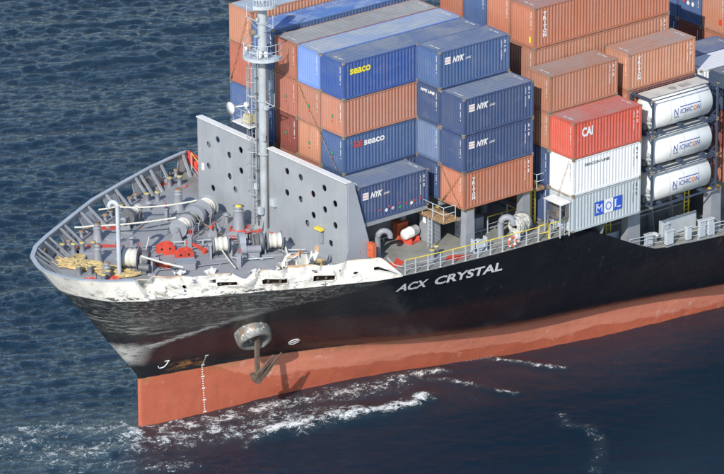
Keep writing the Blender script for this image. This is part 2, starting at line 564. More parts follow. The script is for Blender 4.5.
STEM = [(-17.5, -21.5), (-16.2, -20.6), (-15.2, -18.95), (-14.6, -18.9), (-10.9, -18.85), (-10.6, -18.9), (-7.73, -21.1), (-5.46, -22.7), (-2.97, -24.95), (-1.3, -26.2), (-0.9, -26.4)]
T_TOP = [(0, 0.0), (0.12, 0.8), (0.35, 1.5), (0.8, 2.6), (2.0, 3.95), (3.7, 5.1), (5.1, 5.9), (7.7, 7.4), (10, 8.7), (13.5, 10.1), (16.7, 11.3), (19.6, 12.1), (22, 12.6), (26, 13.2), (31, 13.55), (35, 13.75), (46, 15.1), (80, 15.1), (200, 15.1)]
T_DK = [(0, 0.0), (0.1, 0.7), (0.3, 1.5), (0.9, 2.9), (1.6, 3.95), (3.3, 5.2), (5.4, 6.25), (7.0, 7.1), (10.3, 8.7), (13.2, 10.15), (17.3, 11.9), (18.8, 12.3), (21.8, 12.75), (26.6, 13.2), (30, 13.35), (34, 13.5), (37, 13.7), (41, 14.5), (46, 15.1), (80, 15.1), (200, 15.1)]
T_RED = [(0, 0.1), (0.15, 0.2), (4.3, 1.15), (11.4, 2.9), (17.8, 5.7), (24.5, 8.4), (32.5, 9.9), (42.3, 11.7), (55, 13.5), (80, 15.1), (200, 15.1)]
T_WL = [(0, 0.05), (0.15, 0.15), (4.5, 0.92), (12, 2.19), (19, 4.1), (25.6, 6.9), (33, 9.1), (37.7, 9.95), (43, 10.7), (60, 13.4), (90, 15.1), (200, 15.1)]
P_EXP = [(0, 1.25), (11, 1.0), (17, 0.72), (24, 0.56), (33, 0.5), (40, 0.32), (48, 0.15), (200, 0.1)]


def fair(d, tab):
    """table lookup faired over a few metres, so the waterlines run without knuckles"""
    w = min(3.5, d * 0.45)
    return sum(interp(d + w * k_, tab) for k_ in (-1.0, -0.6, -0.2, 0.2, 0.6, 1.0)) / 6.0


def hb(x, z):
    d = x - interp(z, STEM)
    if d <= 0:
        return 0.0
    if z >= DECK:
        s = min((z - DECK) / 1.6, 1.2)
        return interp(d, T_DK) * (1 - s) + interp(d, T_TOP) * s
    if z >= -10.9:
        s = (z + 10.9) / 8.0
        s = s ** interp(d, P_EXP)
        return fair(d, T_RED) * (1 - s) + interp(d, T_DK) * s
    s = min(1.0, (-10.9 - z) / 3.7)
    return fair(d, T_RED) * (1 - s) + fair(d, T_WL) * s


def port(x, z, off=0.0):
    """a point on the port side of the shell (off > 0: outboard)"""
    return Vector((x, YC - hb(x, z) - off, z))


def sheer(x):
    """top edge of the side plating"""
    t = min(1, max(0, (x - 8.4) / 4.8))
    t = t * t * (3 - 2 * t)
    return DECK + (-6.0 - DECK) * t


ship = thing('container_ship', 'damaged black and red container ship with scraped white bow bulwark', 'ship')

# stations denser at the bow
XS = list(-26.2 + 90.0 * (np.linspace(0, 1, 120) ** 1.55))
ZS = list(np.linspace(-17.4, -10.95, 12)) + list(np.linspace(-10.85, DECK, 30))
mb = MB()
for side in (-1, 1):
    idx = {}
    vs, fs = [], []
    NZ = len(ZS)
    for i in range(len(XS)):
        for j, zr in enumerate(ZS):
            # follow the raked stem: station i measured from the stem at each height
            d = XS[i] + 26.2
            x = interp(zr, STEM) + d
            zt = sheer(x)
            z = zr if zr < -10.8 else -10.85 + (zr + 10.85) / (DECK + 10.85) * (zt + 10.85)
            x2_ = interp(z, STEM) + d
            h = hb(x2_, z) if i else 0.0
            vs.append((x2_, YC + side * h, z))
    for i in range(len(XS) - 1):
        for j in range(NZ - 1):
            fs.append((i * NZ + j, (i + 1) * NZ + j, (i + 1) * NZ + j + 1, i * NZ + j + 1))
    mb.add(vs, fs, 0, True)
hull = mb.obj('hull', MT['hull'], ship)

# decks
def deck_sheet(name, z, x0, x1, inset, mat, n=90):
    mb_ = MB()
    vs, fs = [], []
    for i in range(n + 1):
        x = x0 + (x1 - x0) * (i / n) ** 1.5
        h = max(0.02, hb(x, z - 0.02) - inset)
        for j in range(13):
            vs.append((x, YC + h * (j / 6 - 1), z))
    for i in range(n):
        for j in range(12):
            fs.append((i * 13 + j, (i + 1) * 13 + j, (i + 1) * 13 + j + 1, i * 13 + j + 1))
    mb_.add(vs, fs)
    return mb_.obj(name, mat, ship)


deck_sheet('forecastle_deck', DECK + 0.004, -24.9, 10.6, 0.02, MT['deck'])
deck_sheet('main_deck', -6.0 + 0.004, 10.0, 62.0, 0.03, MT['deck'])
# forecastle end wall with the sloping wing of the side plating
mb = MB()
zs_ = (DECK - 0.02, -4.5, -6.0)
mb.prism([(YC - hb(10.6, z) + 0.06, z) for z in zs_] + [(YC + hb(10.6, z) - 0.06, z) for z in zs_[::-1]], 10.58, 10.62, 'X')
mb.obj('forecastle_bulkhead', MT['grey'], ship)

# ------------------------------------------------------------------ bulwark
def pnoise(*a):
    from mathutils import noise as N
    return N.noise(Vector(a))


def bulwark_side(side, x_end, holes, crumple, mat, thick=0.05):
    """plating from the stem aft to x_end with cut openings; side -1 port, 1 starboard"""
    # arc-length parameter along the deck edge
    ds = [0.0]
    pts = []
    N_ = 400
    dd = np.linspace(0, x_end + 24.95, N_) ** 1.0
    dd = (x_end + 24.95) * (np.linspace(0, 1, N_) ** 1.8)
    for i, d in enumerate(dd):
        h = interp(d, T_DK)
        pts.append((d, h))
        if i:
            ds.append(ds[-1] + math.hypot(d - pts[-2][0], h - pts[-2][1]))
    S = ds[-1]
    Hh = 1.6

    def at(s_, t):
        d = float(np.interp(s_, ds, dd))
        tp = 1.0 if not crumple else 1.0 - 0.92 * min(1, max(0, (s_ - (S - 1.5)) / 1.5))
        z = DECK + t * Hh * tp
        x = interp(z, STEM) + d
        xa = -24.95 + d
        x = x * (1 - min(1, d / 18)) + xa * min(1, d / 18)
        h = hb(x, z) if d > 0.001 else 0.0
        p = Vector((x, YC + side * h, z))
        if crumple:
            w = min(1, max(0, (s_ - 7.0) / 3)) * min(1, max(0, (S - 2.2 - s_) / 3))
            n1 = pnoise(s_ * 0.55, t * 0.9, 3.3)
            n2 = pnoise(s_ * 1.7, t * 2.0, 7.7)
            n3 = pnoise(s_ * 4.5, t * 4.0, 1.7)
            rg = 1 - 2.2 * abs(pnoise(s_ * 0.8, t * 1.1, 6.1))
            rg2 = 1 - 2.4 * abs(pnoise(s_ * 2.3, t * 1.9, 2.6))
            p.y += w * (0.12 + 0.3 * n1 + 0.3 * rg + 0.16 * rg2 + 0.06 * n3) * (0.2 + 0.95 * t) * 0.85
            p.z += w * (t * (0.34 * pnoise(s_ * 0.5, 5.1, 2.0) + 0.12 * pnoise(s_ * 1.4, 1.1, 9.0) - 0.32 * max(0, 1 - abs(s_ - 13.4) / 0.8) - 0.12 * max(0, 1 - abs(s_ - 17.0) / 0.6)))
            p.x += w * 0.12 * n2
            dq = max(abs(s_ - 7.6) / 0.95, abs(t - 0.5) / 0.62)
            p.y += 0.75 * max(0.0, 1 - dq ** 6) * (0.7 + 1.0 * pnoise(s_ * 2.2, t * 2.4, 0.4))
        return p
    # triangulate in (s, t) with holes and a grid of interior points
    verts, edges = [], []

    def loop(ps):
        o = len(verts)
        verts.extend(Vector(p) for p in ps)
        edges.extend((o + i, o + (i + 1) % len(ps)) for i in range(len(ps)))
    nS = int(S / 0.2)
    outer = [(S * i / nS, 0) for i in range(nS)] + [(S, 0), (S, 0.5 * Hh)] + [(S * (nS - i) / nS, Hh) for i in range(nS)] + [(0, Hh), (0, 0.5 * Hh)]
    loop(outer)
    hp = []
    for (hs, ht, w, h, rnd) in holes:
        ps = []
        n = 20
        for i in range(n):
            a = 2 * math.pi * i / n
            e = 0.35 if rnd else 0.18
            cx = math.copysign(abs(math.cos(a)) ** (1.0 if rnd else e), math.cos(a)) * w / 2
            cy = math.copysign(abs(math.sin(a)) ** (1.0 if rnd else e), math.sin(a)) * h / 2
            ps.append((hs + cx, ht * Hh + cy))
        hp.append((hs, ht * Hh, w / 2 + 0.06, h / 2 + 0.06))
        loop(ps)
    for i in range(nS):
        for j in range(1, 8):
            p = (S * (i + 0.5) / nS, Hh * j / 8)
            if all(abs(p[0] - q[0]) > q[2] or abs(p[1] - q[1]) > q[3] for q in hp):
                verts.append(Vector(p))
    vo, eo, fo, _, _, _ = delaunay_2d_cdt(verts, edges, [], 1, 1e-5)
    mb_ = MB()
    keep = []
    for f in fo:
        c_ = sum((vo[i] for i in f), Vector((0, 0))) / len(f)
        inside = False
        for (hs, ht, w, h, rnd) in holes:
            u_, v_ = abs(c_.x - hs) / (w / 2), abs(c_.y - ht * Hh) / (h / 2)
            e = 2.0 if rnd else 5.0
            if u_ ** e + v_ ** e < 0.98:
                inside = True
        if crumple and 9.0 < c_.x < 19.6 and pnoise(c_.x * 1.9, c_.y * 2.2, 8.8) > 0.5:
            inside = True
        if not inside:
            keep.append(tuple(f))
    pos = [at(p.x, p.y / Hh) for p in vo]
    mb_.add(pos, keep, 0, not crumple)
    me = mb_.mesh('bulwark', mat)
    o = link('bulwark', me, ship)
    md = o.modifiers.new('thick', 'SOLIDIFY')
    md.thickness = thick
    md.offset = 0.0
    return o, at, S, ds, dd


# s positions along the deck edge; the starboard run holds big rectangular mooring ports
star_holes = [(5.2, 0.5, 0.5, 0.42, True), (7.4, 0.52, 1.3, 0.95, False), (10.0, 0.52, 1.9, 1.0, False), (13.4, 0.52, 1.9, 1.0, False), (16.95, 0.52, 2.0, 1.0, False), (19.3, 0.5, 0.45, 0.4, True), (22.3, 0.52, 1.9, 1.05, False)]
bs, at_s, S_s, ds_, dd_ = bulwark_side(1, -5.6, star_holes, False, [MT['stay']])
port_holes = [(5.4, 0.45, 0.001, 0.001, True), (9.3, 0.5, 0.34, 0.34, True), (12.0, 0.5, 1.25, 0.32, False), (15.1, 0.45, 1.6, 0.4, False), (18.3, 0.4, 1.5, 0.45, False), (20.4, 0.45, 0.4, 0.2, True), (22.7, 0.55, 2.2, 0.26, False)]
bp_, at_p, S_p, _, _ = bulwark_side(-1, -6.0, port_holes[1:], True, [MT['bulwark_white']])
tag(bp_, 'crumpled white port bulwark plating with torn mooring slots')
tag(bs, 'grey starboard bulwark with open mooring ports')

# dark linings and bent rollers behind the port slots
for (hs, ht, w, h, rnd) in port_holes[1:]:
    mb = MB()
    n = 22
    ring = []
    for i in range(n):
        a = 2 * math.pi * i / n
        e = 1.0 if rnd else 0.2
        cx = math.copysign(abs(math.cos(a)) ** e, math.cos(a)) * w / 2
        cy = math.copysign(abs(math.sin(a)) ** e, math.sin(a)) * h / 2
        p = at_p(hs + cx, ht + cy / 1.6)
        ring.append(p + Vector((0, -0.05, 0)))
    ring.append(ring[0])
    mb.tube(ring, 0.03, 5)
    mb.obj('mooring_slot_rim', MT['bulwark_white'], ship)
    # open-fronted rusty housing behind the slot
    mb = MB()
    a0, a1, b0, b1 = hs - w / 2 - 0.05, hs + w / 2 + 0.05, ht - h / 3.2 - 0.03, ht + h / 3.2 + 0.03
    fr = [at_p(a0, b0), at_p(a1, b0), at_p(a1, b1), at_p(a0, b1)]
    inn = Vector((0.12, 0.4, 0.0))
    fr = [p + Vector((0.02, 0.06, 0)) for p in fr]
    bk = [p + inn for p in fr]
    mb.add(fr + bk, [(4, 5, 6, 7), (0, 1, 5, 4), (1, 2, 6, 5), (2, 3, 7, 6), (3, 0, 4, 7)])
    if not rnd:
        for q_ in (0.3, 0.7):
            c_ = at_p(hs + (q_ - 0.5) * w, ht - h / 5)
            mb.cyl(c_ + Vector((0.03, 0.2, -0.02)), c_ + Vector((0.03, 0.2, 0.22)), 0.1, n=10)
    mb.obj('mooring_slot_housing', MT['slotrust'], ship)

# flat cap rail round the bow
mb = MB()
vs, fs = [], []
run = [(1, s_) for s_ in np.linspace(S_s, 0.05, 90)] + [(-1, s_) for s_ in np.linspace(0.05, 6.6, 26)]
for i, (sd, s_) in enumerate(run):
    p = (at_s if sd > 0 else at_p)(s_, 1.0)
    q = (at_s if sd > 0 else at_p)(min(s_ + 0.1, 60), 1.0)
    t = (q - p) * (-1 if sd > 0 else 1)
    nrm = Vector((t.y, -t.x, 0)).normalized()
    if nrm.dot(p - Vector((-12, YC, p.z))) < 0:
        nrm = -nrm
    for off, dz in ((0.07, 0.0), (0.07, 0.06), (-0.23, 0.06), (-0.23, -0.02)):
        vs.append(p + nrm * off + Vector((0, 0, dz)))
for i in range(len(run) - 1):
    for j in range(4):
        fs.append((i * 4 + j, i * 4 + (j + 1) % 4, (i + 1) * 4 + (j + 1) % 4, (i + 1) * 4 + j))
fs += [(0, 1, 2, 3), tuple(len(vs) - 4 + q for q in (3, 2, 1, 0))]
mb.add(vs, fs)
mb.obj('cap_rail', MT['capgrey'], ship)

# bulwark stays: gusset plates with a face flange
def stay(sd, s_, foot=1.05):
    f_ = at_s if sd > 0 else at_p
    p0, p1 = f_(s_, 0.01), f_(s_, 0.97)
    t = (f_(s_ + 0.05, 0.3) - f_(s_ - 0.05, 0.3)).normalized()
    nrm = Vector((t.y, -t.x, 0)).normalized()
    if nrm.dot(Vector((-10, YC, 0)) - Vector((p0.x, p0.y, 0))) < 0:
        nrm = -nrm
    a = p0 + nrm * 0.04
    b = p1 + nrm * 0.04
    c_ = p1 + nrm * 0.24
    d = p0 + nrm * foot
    mb_ = MB()
    w = Vector((t.x, t.y, 0)) * 0.02
    e0 = (a - d).normalized() * 0.2
    q = [d + e0, d, c_, b, b - Vector((0, 0, 0.16)), c_ - (c_ - d).normalized() * 0.2 + e0 * 0.75]
    k_ = len(q)
    mb_.add([p - w for p in q] + [p + w for p in q], [tuple(range(k_)), tuple(range(2 * k_ - 1, k_ - 1, -1))] + [(i, k_ + i, k_ + (i + 1) % k_, (i + 1) % k_) for i in range(k_)])
    w2 = Vector((t.x, t.y, 0)) * 0.11
    e = nrm * 0.03
    mb_.add([d - w2, d + w2, c_ + w2, c_ - w2, d - w2 + e, d + w2 + e, c_ + w2 + e, c_ - w2 + e],
            [(0, 1, 2, 3), (7, 6, 5, 4), (0, 4, 5, 1), (1, 5, 6, 2), (2, 6, 7, 3), (3, 7, 4, 0)])
    return mb_.obj('bulwark_stay', MT['stay'], ship)


for s_ in (0.7, 1.25, 1.8, 2.4, 3.05, 3.8, 4.6, 5.8, 6.6, 8.2, 8.8, 11.15, 12.2, 14.55, 15.7, 18.15, 18.75, 19.9, 21.1, 23.5):
    stay(1, s_, 0.8 if s_ < 3 else 1.05)
for s_ in (0.7, 1.3, 2.0, 2.8, 3.7, 4.7):
    stay(-1, s_, 0.7)
# underside lining of each mooring port
for (hs, ht, w, h, rnd) in star_holes:
    mb = MB()
    n = 24
    ring = []
    for i in range(n + 1):
        a = 2 * math.pi * i / n
        e = 1.0 if rnd else 0.2
        cx = math.copysign(abs(math.cos(a)) ** e, math.cos(a)) * w / 2
        cy = math.copysign(abs(math.sin(a)) ** e, math.sin(a)) * h / 2
        ring.append(at_s(hs + cx, ht + cy / 1.6))
    mb.tube(ring, 0.06, 6)
    mb.obj('mooring_port_rim', MT['grey'], ship)

# ------------------------------------------------------------------ lettering on the hull
def on_hull(x0, z0, dirx=(1.0, 0.0), dirz=(0.0, 1.0), off=0.015):
    def put(a, b):
        x = x0 + a * dirx[0] + b * dirz[0]
        z = z0 + a * dirx[1] + b * dirz[1]
        return port(x, z, off)
    return put


mb = MB()
word(mb, 'ACX', on_hull(-5.7, -4.42, dirz=(-0.12, 1.0)), 0.74, 0, 0.03, 0.0, 2.15)
mb.obj('name_lettering', MT['letter'], ship)
mb = MB()
word(mb, 'CRYSTAL', on_hull(-3.0, -4.42, dirz=(-0.12, 1.0)), 0.74, 0, 0.03, 0.0, 5.3)
mb.obj('name_lettering', MT['letter'], ship)
# bulb mark (a hook), thruster mark (crossed circle), draft marks
mb = MB()
pth = [(0.05, 0.62), (0.62, 0.62), (0.66, 0.3), (0.45, 0.05), (0.1, 0.02)]
put = on_hull(-17.7, -10.25, off=0.02)
pp = [(0.0, 0.0), (0.35, 0.0), (0.52, 0.1), (0.55, 0.3), (0.55, 0.62)]
mb.tube([put(1.0 * a, 0.95 * b) for a, b in [(0.62, 0.62), (0.58, 0.62), (0.55, 0.3), (0.45, 0.08), (0.25, 0.0), (0.08, 0.04), (-0.02, 0.22)]], 0.035, 5)
mb.tube([put(0.62, 0.59), put(0.3, 0.59)], 0.03, 5)
mb.obj('bulb_mark', MT['letter'], ship)
mb = MB()
put = on_hull(-8.7, -9.6, off=0.02)
mb.tube([put(0.3 * math.cos(a * 0.3307), 0.3 * math.sin(a * 0.3307)) for a in range(20)], 0.032, 5)
for a in (0.78, 2.36):
    mb.tube([put(0.3 * math.cos(a), 0.3 * math.sin(a)), put(-0.3 * math.cos(a), -0.3 * math.sin(a))], 0.028, 5)
mb.obj('thruster_mark', MT['letter'], ship)
mb = MB()
for i in range(26):
    z = -9.75 - i * 0.18
    x = -14.5 + 0.4 * i / 25
    put = on_hull(x, z, off=0.015)
    if i % 5 == 0:
        mb.add([put(-0.1, -0.05), put(0.14, -0.05), put(0.14, 0.05), put(-0.1, 0.05)], [(0, 1, 2, 3)])
    else:
        mb.add([put(-0.045, -0.045), put(0.045, -0.045), put(0.045, 0.045), put(-0.045, 0.045)], [(0, 1, 2, 3)])
mb.obj('draft_marks', MT['letter'], ship)

# anchor in its bolster
k = NT('bolster_scuffed')
v = k.coords()
c = k.mix(k.ramp(k.noise(v, 0.8, 5), 0.35, 0.65), (0.1, 0.105, 0.1), (0.2, 0.2, 0.19))
c = k.mix(k.math('MULTIPLY', k.ramp(k.noise(k.coords(scale=(1, 1, 1.6)), 1.7, 8, 0.74, 0.4), 0.54, 0.6), 0.85), c, (0.55, 0.55, 0.52))
c = k.mix(k.math('MULTIPLY', k.ramp(k.noise(k.coords(scale=(1.8, 1.8, 0.5), loc=(3, 1, 5)), 1.6, 6, 0.7), 0.57, 0.66), 0.9), c, (0.3, 0.14, 0.05))
k.t.links.new(c, k.b.inputs['Base Color'])
k.b.inputs['Roughness'].default_value = 0.5
MT['bolster'] = k.m
mb = MB()
ax = Vector((-0.22, -0.72, -0.62)).normalized()
c0 = Vector((-12.4, 7.35, -7.25))
q = ax.to_track_quat('Z', 'X')
prof = [(1.3, -0.8), (1.27, 0.5), (1.22, 1.2), (1.14, 1.46), (1.02, 1.54), (0.88, 1.48), (0.8, 1.1), (0.7, 0.3), (0.3, 0.0)]
n = 28
vs = []
for r_, h_ in prof:
    for i in range(n):
        a = 2 * math.pi * i / n
        dent = 1 + 0.04 * math.sin(3 * a + h_ * 2)
        vs.append(c0 + q @ Vector((r_ * dent * math.cos(a), r_ * dent * math.sin(a), h_)))
mb.add(vs, [(i * n + j, i * n + (j + 1) % n, (i + 1) * n + (j + 1) % n, (i + 1) * n + j) for i in range(len(prof) - 1) for j in range(n)], 0, True)
tag(mb.obj('anchor_bolster', MT['bolster'], ship), 'scuffed grey anchor bolster with rust runs')

anc = thing('bower_anchor', 'rusty stockless anchor hanging from the scuffed bolster on the port bow', 'anchor', (-12.62, 6.32, -8.1))
anc.scale = (0.82, 0.82, 0.92)
mb = MB()
mb.prism([(-0.16, 0.1), (0.16, 0.1), (0.2, -2.6), (-0.2, -2.6)], -0.13, 0.13, 'Y')
mb.cyl((0, -0.2, 0.12), (0, 0.2, 0.12), 0.2, n=12)
mb.obj('shank', MT['anchor'], anc)
mb = MB()
mb.prism([(-0.6, -2.55), (0.6, -2.55), (0.42, -3.1), (0.15, -3.35), (-0.15, -3.35), (-0.42, -3.1)], -0.26, 0.26, 'Y')
mb.obj('crown', MT['anchor'], anc)
for sx_ in (-1, 1):
    mb = MB()
    b0 = Vector((sx_ * 0.38 + 0.1, -0.1, -2.9))
    tip = Vector((sx_ * 0.42 + 1.55, -0.75, -1.2))
    d = (tip - b0).normalized()
    sdv = d.cross(Vector((0.3, -1, 0.2))).normalized()
    th = d.cross(sdv).normalized()
    ring = lambda p, w, t: [p + sdv * w + th * t, p + sdv * w - th * t, p - sdv * w - th * t, p - sdv * w + th * t]
    V4 = ring(b0, 0.2, 0.16) + ring(b0 + d * 1.1, 0.15, 0.09) + ring(tip, 0.04, 0.03)
    mb.add(V4, [(0, 1, 2, 3), (8, 11, 10, 9)] + [(a + j, a + 4 + j, a + 4 + (j + 1) % 4, a + (j + 1) % 4) for a in (0, 4) for j in range(4)])
    mb.obj('fluke', MT['anchor'], anc)

# ------------------------------------------------------------------ breakwater
WALL_X = -7.95
brk = thing('breakwater', 'tall grey steel breakwater with round drain holes behind the winches', 'breakwater', (WALL_X, YC, DECK))


def plate(poly, holes, thick, mapf, mat, name, parent):
    verts, edges = [], []
    def loop(ps):
        o = len(verts)
        verts.extend(Vector(p) for p in ps)
        edges.extend((o + i, o + (i + 1) % len(ps)) for i in range(len(ps)))
    loop(poly)
    for (a, b, r_) in holes:
        loop([(a + r_ * math.cos(2 * math.pi * i / 18), b + r_ * math.sin(2 * math.pi * i / 18)) for i in range(18)])
    vo, eo, fo, _, _, _ = delaunay_2d_cdt(verts, edges, [], 1, 1e-5)
    keep = [f for f in fo if all((sum((vo[i] for i in f), Vector((0, 0))) / len(f) - Vector((a, b))).length > r_ * 0.97 for a, b, r_ in holes)]
    mb_ = MB()
    mb_.add([mapf(p.x, p.y) for p in vo], [tuple(f) for f in keep])
    o = mb_.obj(name, mat, parent)
    md = o.modifiers.new('thick', 'SOLIDIFY')
    md.thickness = thick
    md.offset = 0
    return o


# hole centres as (y from the centre line, z above the deck)
HOLES = [(6.36, 4.35), (5.32, 5.01), (4.02, 4.27), (2.71, 5.01), (1.14, 5.03), (6.41, 2.77), (4.01, 2.72), (2.69, 3.52), (1.13, 3.49), (5.94, 1.29), (3.38, 1.94), (-2.46, 4.99), (-3.95, 5.0), (-2.44, 3.46), (-3.93, 3.44), (-5.3, 4.21), (-6.52, 4.99), (-7.68, 4.23), (-5.32, 2.71), (-6.58, 3.49), (-7.69, 2.69), (-4.64, 1.92), (-7.21, 1.27)]
TOPZ = 6.05
for lo, hi in ((-9.0, -0.45), (0.45, 7.55)):
    hs = [(y, z, 0.235) for y, z in HOLES if lo + 0.3 < y < hi - 0.3]
    plate([(lo, 0), (hi, 0), (hi, TOPZ), (lo, TOPZ)], hs, 0.06, lambda a, b: (0, a, b), MT['wallstreak'], 'wall_plate', brk)
    mb = MB()
    mb.box((0.06, (lo + hi) / 2, TOPZ + 0.03), (0.5, hi - lo + 0.04, 0.06))
    mb.obj('top_flange', MT['white'], brk)
    for i in range(7):
        y = lo + (hi - lo) * (i + 0.5) / 7
        if any(abs(y - h_[0]) < 0.3 for h_ in hs):
            y += 0.45
        mb = MB()
        mb.prism([(0.035, 0.0), (1.15, 0.0), (0.2, TOPZ - 0.02), (0.035, TOPZ - 0.02)], y - 0.02, y + 0.02, 'Y')
        mb.obj('stiffener', MT['grey'], brk)
mb = MB()
mb.prism([(-0.02, 0.0), (2.15, 0.0), (0.45, TOPZ - 0.01), (-0.02, TOPZ - 0.01)], -9.09, -9.035, 'Y')
mb.prism([(-0.4, 0.0), (0.0, 0.0), (0.0, 1.6)], -9.085, -9.04, 'Y')
mb.obj('end_plate', MT['wallgrey'], brk)
mb = MB()
mb.prism([(-0.02, 0.0), (2.15, 0.0), (0.45, TOPZ - 0.01), (-0.02, TOPZ - 0.01)], 7.585, 7.64, 'Y')
mb.obj('end_plate', MT['wallgrey'], brk)
mb = MB()
mb.prism([(-1.15, 0.004), (-0.1, 0.004), (-0.1, 0.02), (-1.15, 0.02)], -8.9, -0.6, 'Y')
# small fittings on the face
mb = MB()
mb.box((-0.16, -1.05, 2.35), (0.25, 0.5, 0.5))
mb.obj('junction_box', MT['lightgrey'], brk)
mb = MB()
mb.box((-0.12, -6.2, 1.45), (0.12, 0.42, 0.85))
mb.obj('fire_hose_board', MT['grey'], brk)
mb = MB()
mb.box((-0.25, -6.2, 2.05), (0.3, 0.7, 0.16))
mb.obj('fire_hose_cap', MT['yellow'], brk)
mb = MB()
mb.box((-0.045, 7.05, 2.55), (0.02, 0.28, 0.5))
mb.obj('notice_plate', MT['letter'], brk)

# ------------------------------------------------------------------ foremast
mst = thing('foremast', 'tall grey foremast with ladder, platforms and lamps in front of breakwater', 'mast', (-8.05, YC, DECK))
mb = MB()
mb.cyl((0, 0, 0), (0, 0, 5.6), 0.27, 0.29, 24)
mb.cyl((0, 0, 5.6), (0, 0, 17.2), 0.34, 0.31, 24)
for z in (0.05, 5.6, 9.4, 12.3, 14.9):
    mb.cyl((0, 0, z - 0.05), (0, 0, z + 0.05), 0.43, 0.43, 24)
mb.obj('pole', MT['mast'], mst)
mb = MB()
for a in (0.5, 2.1, 3.7, 5.3):
    dx, dy = math.cos(a), math.sin(a)
    mb.add([(dx * 0.28, dy * 0.28, 0.9), (dx * 0.85, dy * 0.85, 0.02), (dx * 0.28, dy * 0.28, 0.02),
            (dx * 0.28 - dy * 0.03, dy * 0.28 + dx * 0.03, 0.9), (dx * 0.85 - dy * 0.03, dy * 0.85 + dx * 0.03, 0.02), (dx * 0.28 - dy * 0.03, dy * 0.28 + dx * 0.03, 0.02)],
           [(0, 1, 2), (5, 4, 3), (0, 3, 4, 1), (1, 4, 5, 2), (2, 5, 3, 0)])
mb.obj('base_bracket', MT['mast'], mst)
mb = MB()
for a, r_ in ((2.4, 0.43), (2.7, 0.45), (4.6, 0.4), (4.85, 0.41)):
    mb.cyl((r_ * math.cos(a), r_ * math.sin(a), 0.4), (r_ * math.cos(a), r_ * math.sin(a), 12.4), 0.03, n=6)
for i in range(11):
    mb.box((-0.28, 0.25, 1.0 + i * 1.1), (0.3, 0.36, 0.05))
mb.obj('cable_run', MT['darkgrey'], mst)
for (x_, y_, z_, sx_, sy_, sz_) in ((-0.45, -0.15, 1.6, 0.25, 0.35, 0.5), (-0.4, 0.35, 3.2, 0.22, 0.3, 0.4), (-0.35, -0.4, 6.9, 0.2, 0.3, 0.4), (-0.1, -0.5, 9.0, 0.25, 0.25, 0.3)):
    mb = MB()
    mb.box((x_, y_, z_), (sx_, sy_, sz_))
    mb.obj('junction_box', MT['lightgrey'], mst)
mb = MB()
for z in (9.4, 14.9):
    mb = MB()
    mb.cyl((-0.2, -1.5, z), (-0.2, 1.5, z), 0.045, n=6)
    mb.cyl((-0.2, -1.5, z), (-0.1, -0.3, z - 0.6), 0.025, n=5)
    mb.cyl((-0.2, 1.5, z), (-0.1, 0.3, z - 0.6), 0.025, n=5)
    mb.obj('yard', MT['mast'], mst)
mb = MB()
for z, y_ in ((9.4, -1.5), (9.4, 1.5), (14.9, -1.45), (14.9, 1.45)):
    mb = MB()
    mb.cyl((-0.2, y_, z + 0.02), (-0.2, y_, z + 0.9), 0.015, n=5)
    mb.obj('whip_aerial', MT['white'], mst)
# ladder and cage on the forward/starboard face
mb = MB()
for y in (0.62, 1.0):
    mb.cyl((-0.2, y, 0.3), (-0.2, y, 12.4), 0.03, n=6)
for i in range(40):
    mb.cyl((-0.2, 0.62, 0.5 + i * 0.3), (-0.2, 1.0, 0.5 + i * 0.3), 0.016, n=5)
mb.obj('ladder', MT['mast'], mst)
mb = MB()
for i in range(10):
    z = 2.6 + i * 1.0
    mb.tube([(-0.2 + 0.5 * math.sin(a) * -1.0, 0.81 + 0.42 * math.cos(a), z) for a in np.linspace(0, math.pi, 9)], 0.022, 5)
for a in np.linspace(0.2, math.pi - 0.2, 5):
    p = (-0.2 - 0.5 * math.sin(a), 0.81 + 0.42 * math.cos(a))
    mb.cyl((*p, 2.6), (*p, 11.6), 0.016, n=5)
mb.obj('ladder_cage', MT['mast'], mst)
mb = MB()
mb.box((0.05, 0.5, 4.6), (0.3, 0.3, 8.2))
mb.obj('cable_trunk', MT['mast'], mst)


def mast_platform(z, r_, a0, a1, rail=1.05):
    mb_ = MB()
    poly = [(0.0, 0.0)] + [(r_ * math.cos(a), r_ * math.sin(a)) for a in np.linspace(a0, a1, 13)]
    mb_.prism(poly, z, z + 0.1)
    mb_.prism([(p[0] * 1.0, p[1] * 1.0) for p in poly], z - 0.12, z - 0.004)
    o = mb_.obj('platform', MT['lightgrey'], mst)
    mb_ = MB()
    arc = np.linspace(a0, a1, 9)
    for a in arc:
        mb_.cyl((r_ * 0.96 * math.cos(a), r_ * 0.96 * math.sin(a), z + 0.1), (r_ * 0.96 * math.cos(a), r_ * 0.96 * math.sin(a), z + rail), 0.025, n=5)
    for h_ in (0.55, rail):
        mb_.tube([(r_ * 0.96 * math.cos(a), r_ * 0.96 * math.sin(a), z + h_) for a in np.linspace(a0, a1, 17)], 0.025, 5)
    mb_.obj('guard_rail', MT['lightgrey'], o)
    return o


mast_platform(12.55, 1.35, math.radians(75), math.radians(305))
mast_platform(16.2, 1.1, math.radians(200), math.radians(300))
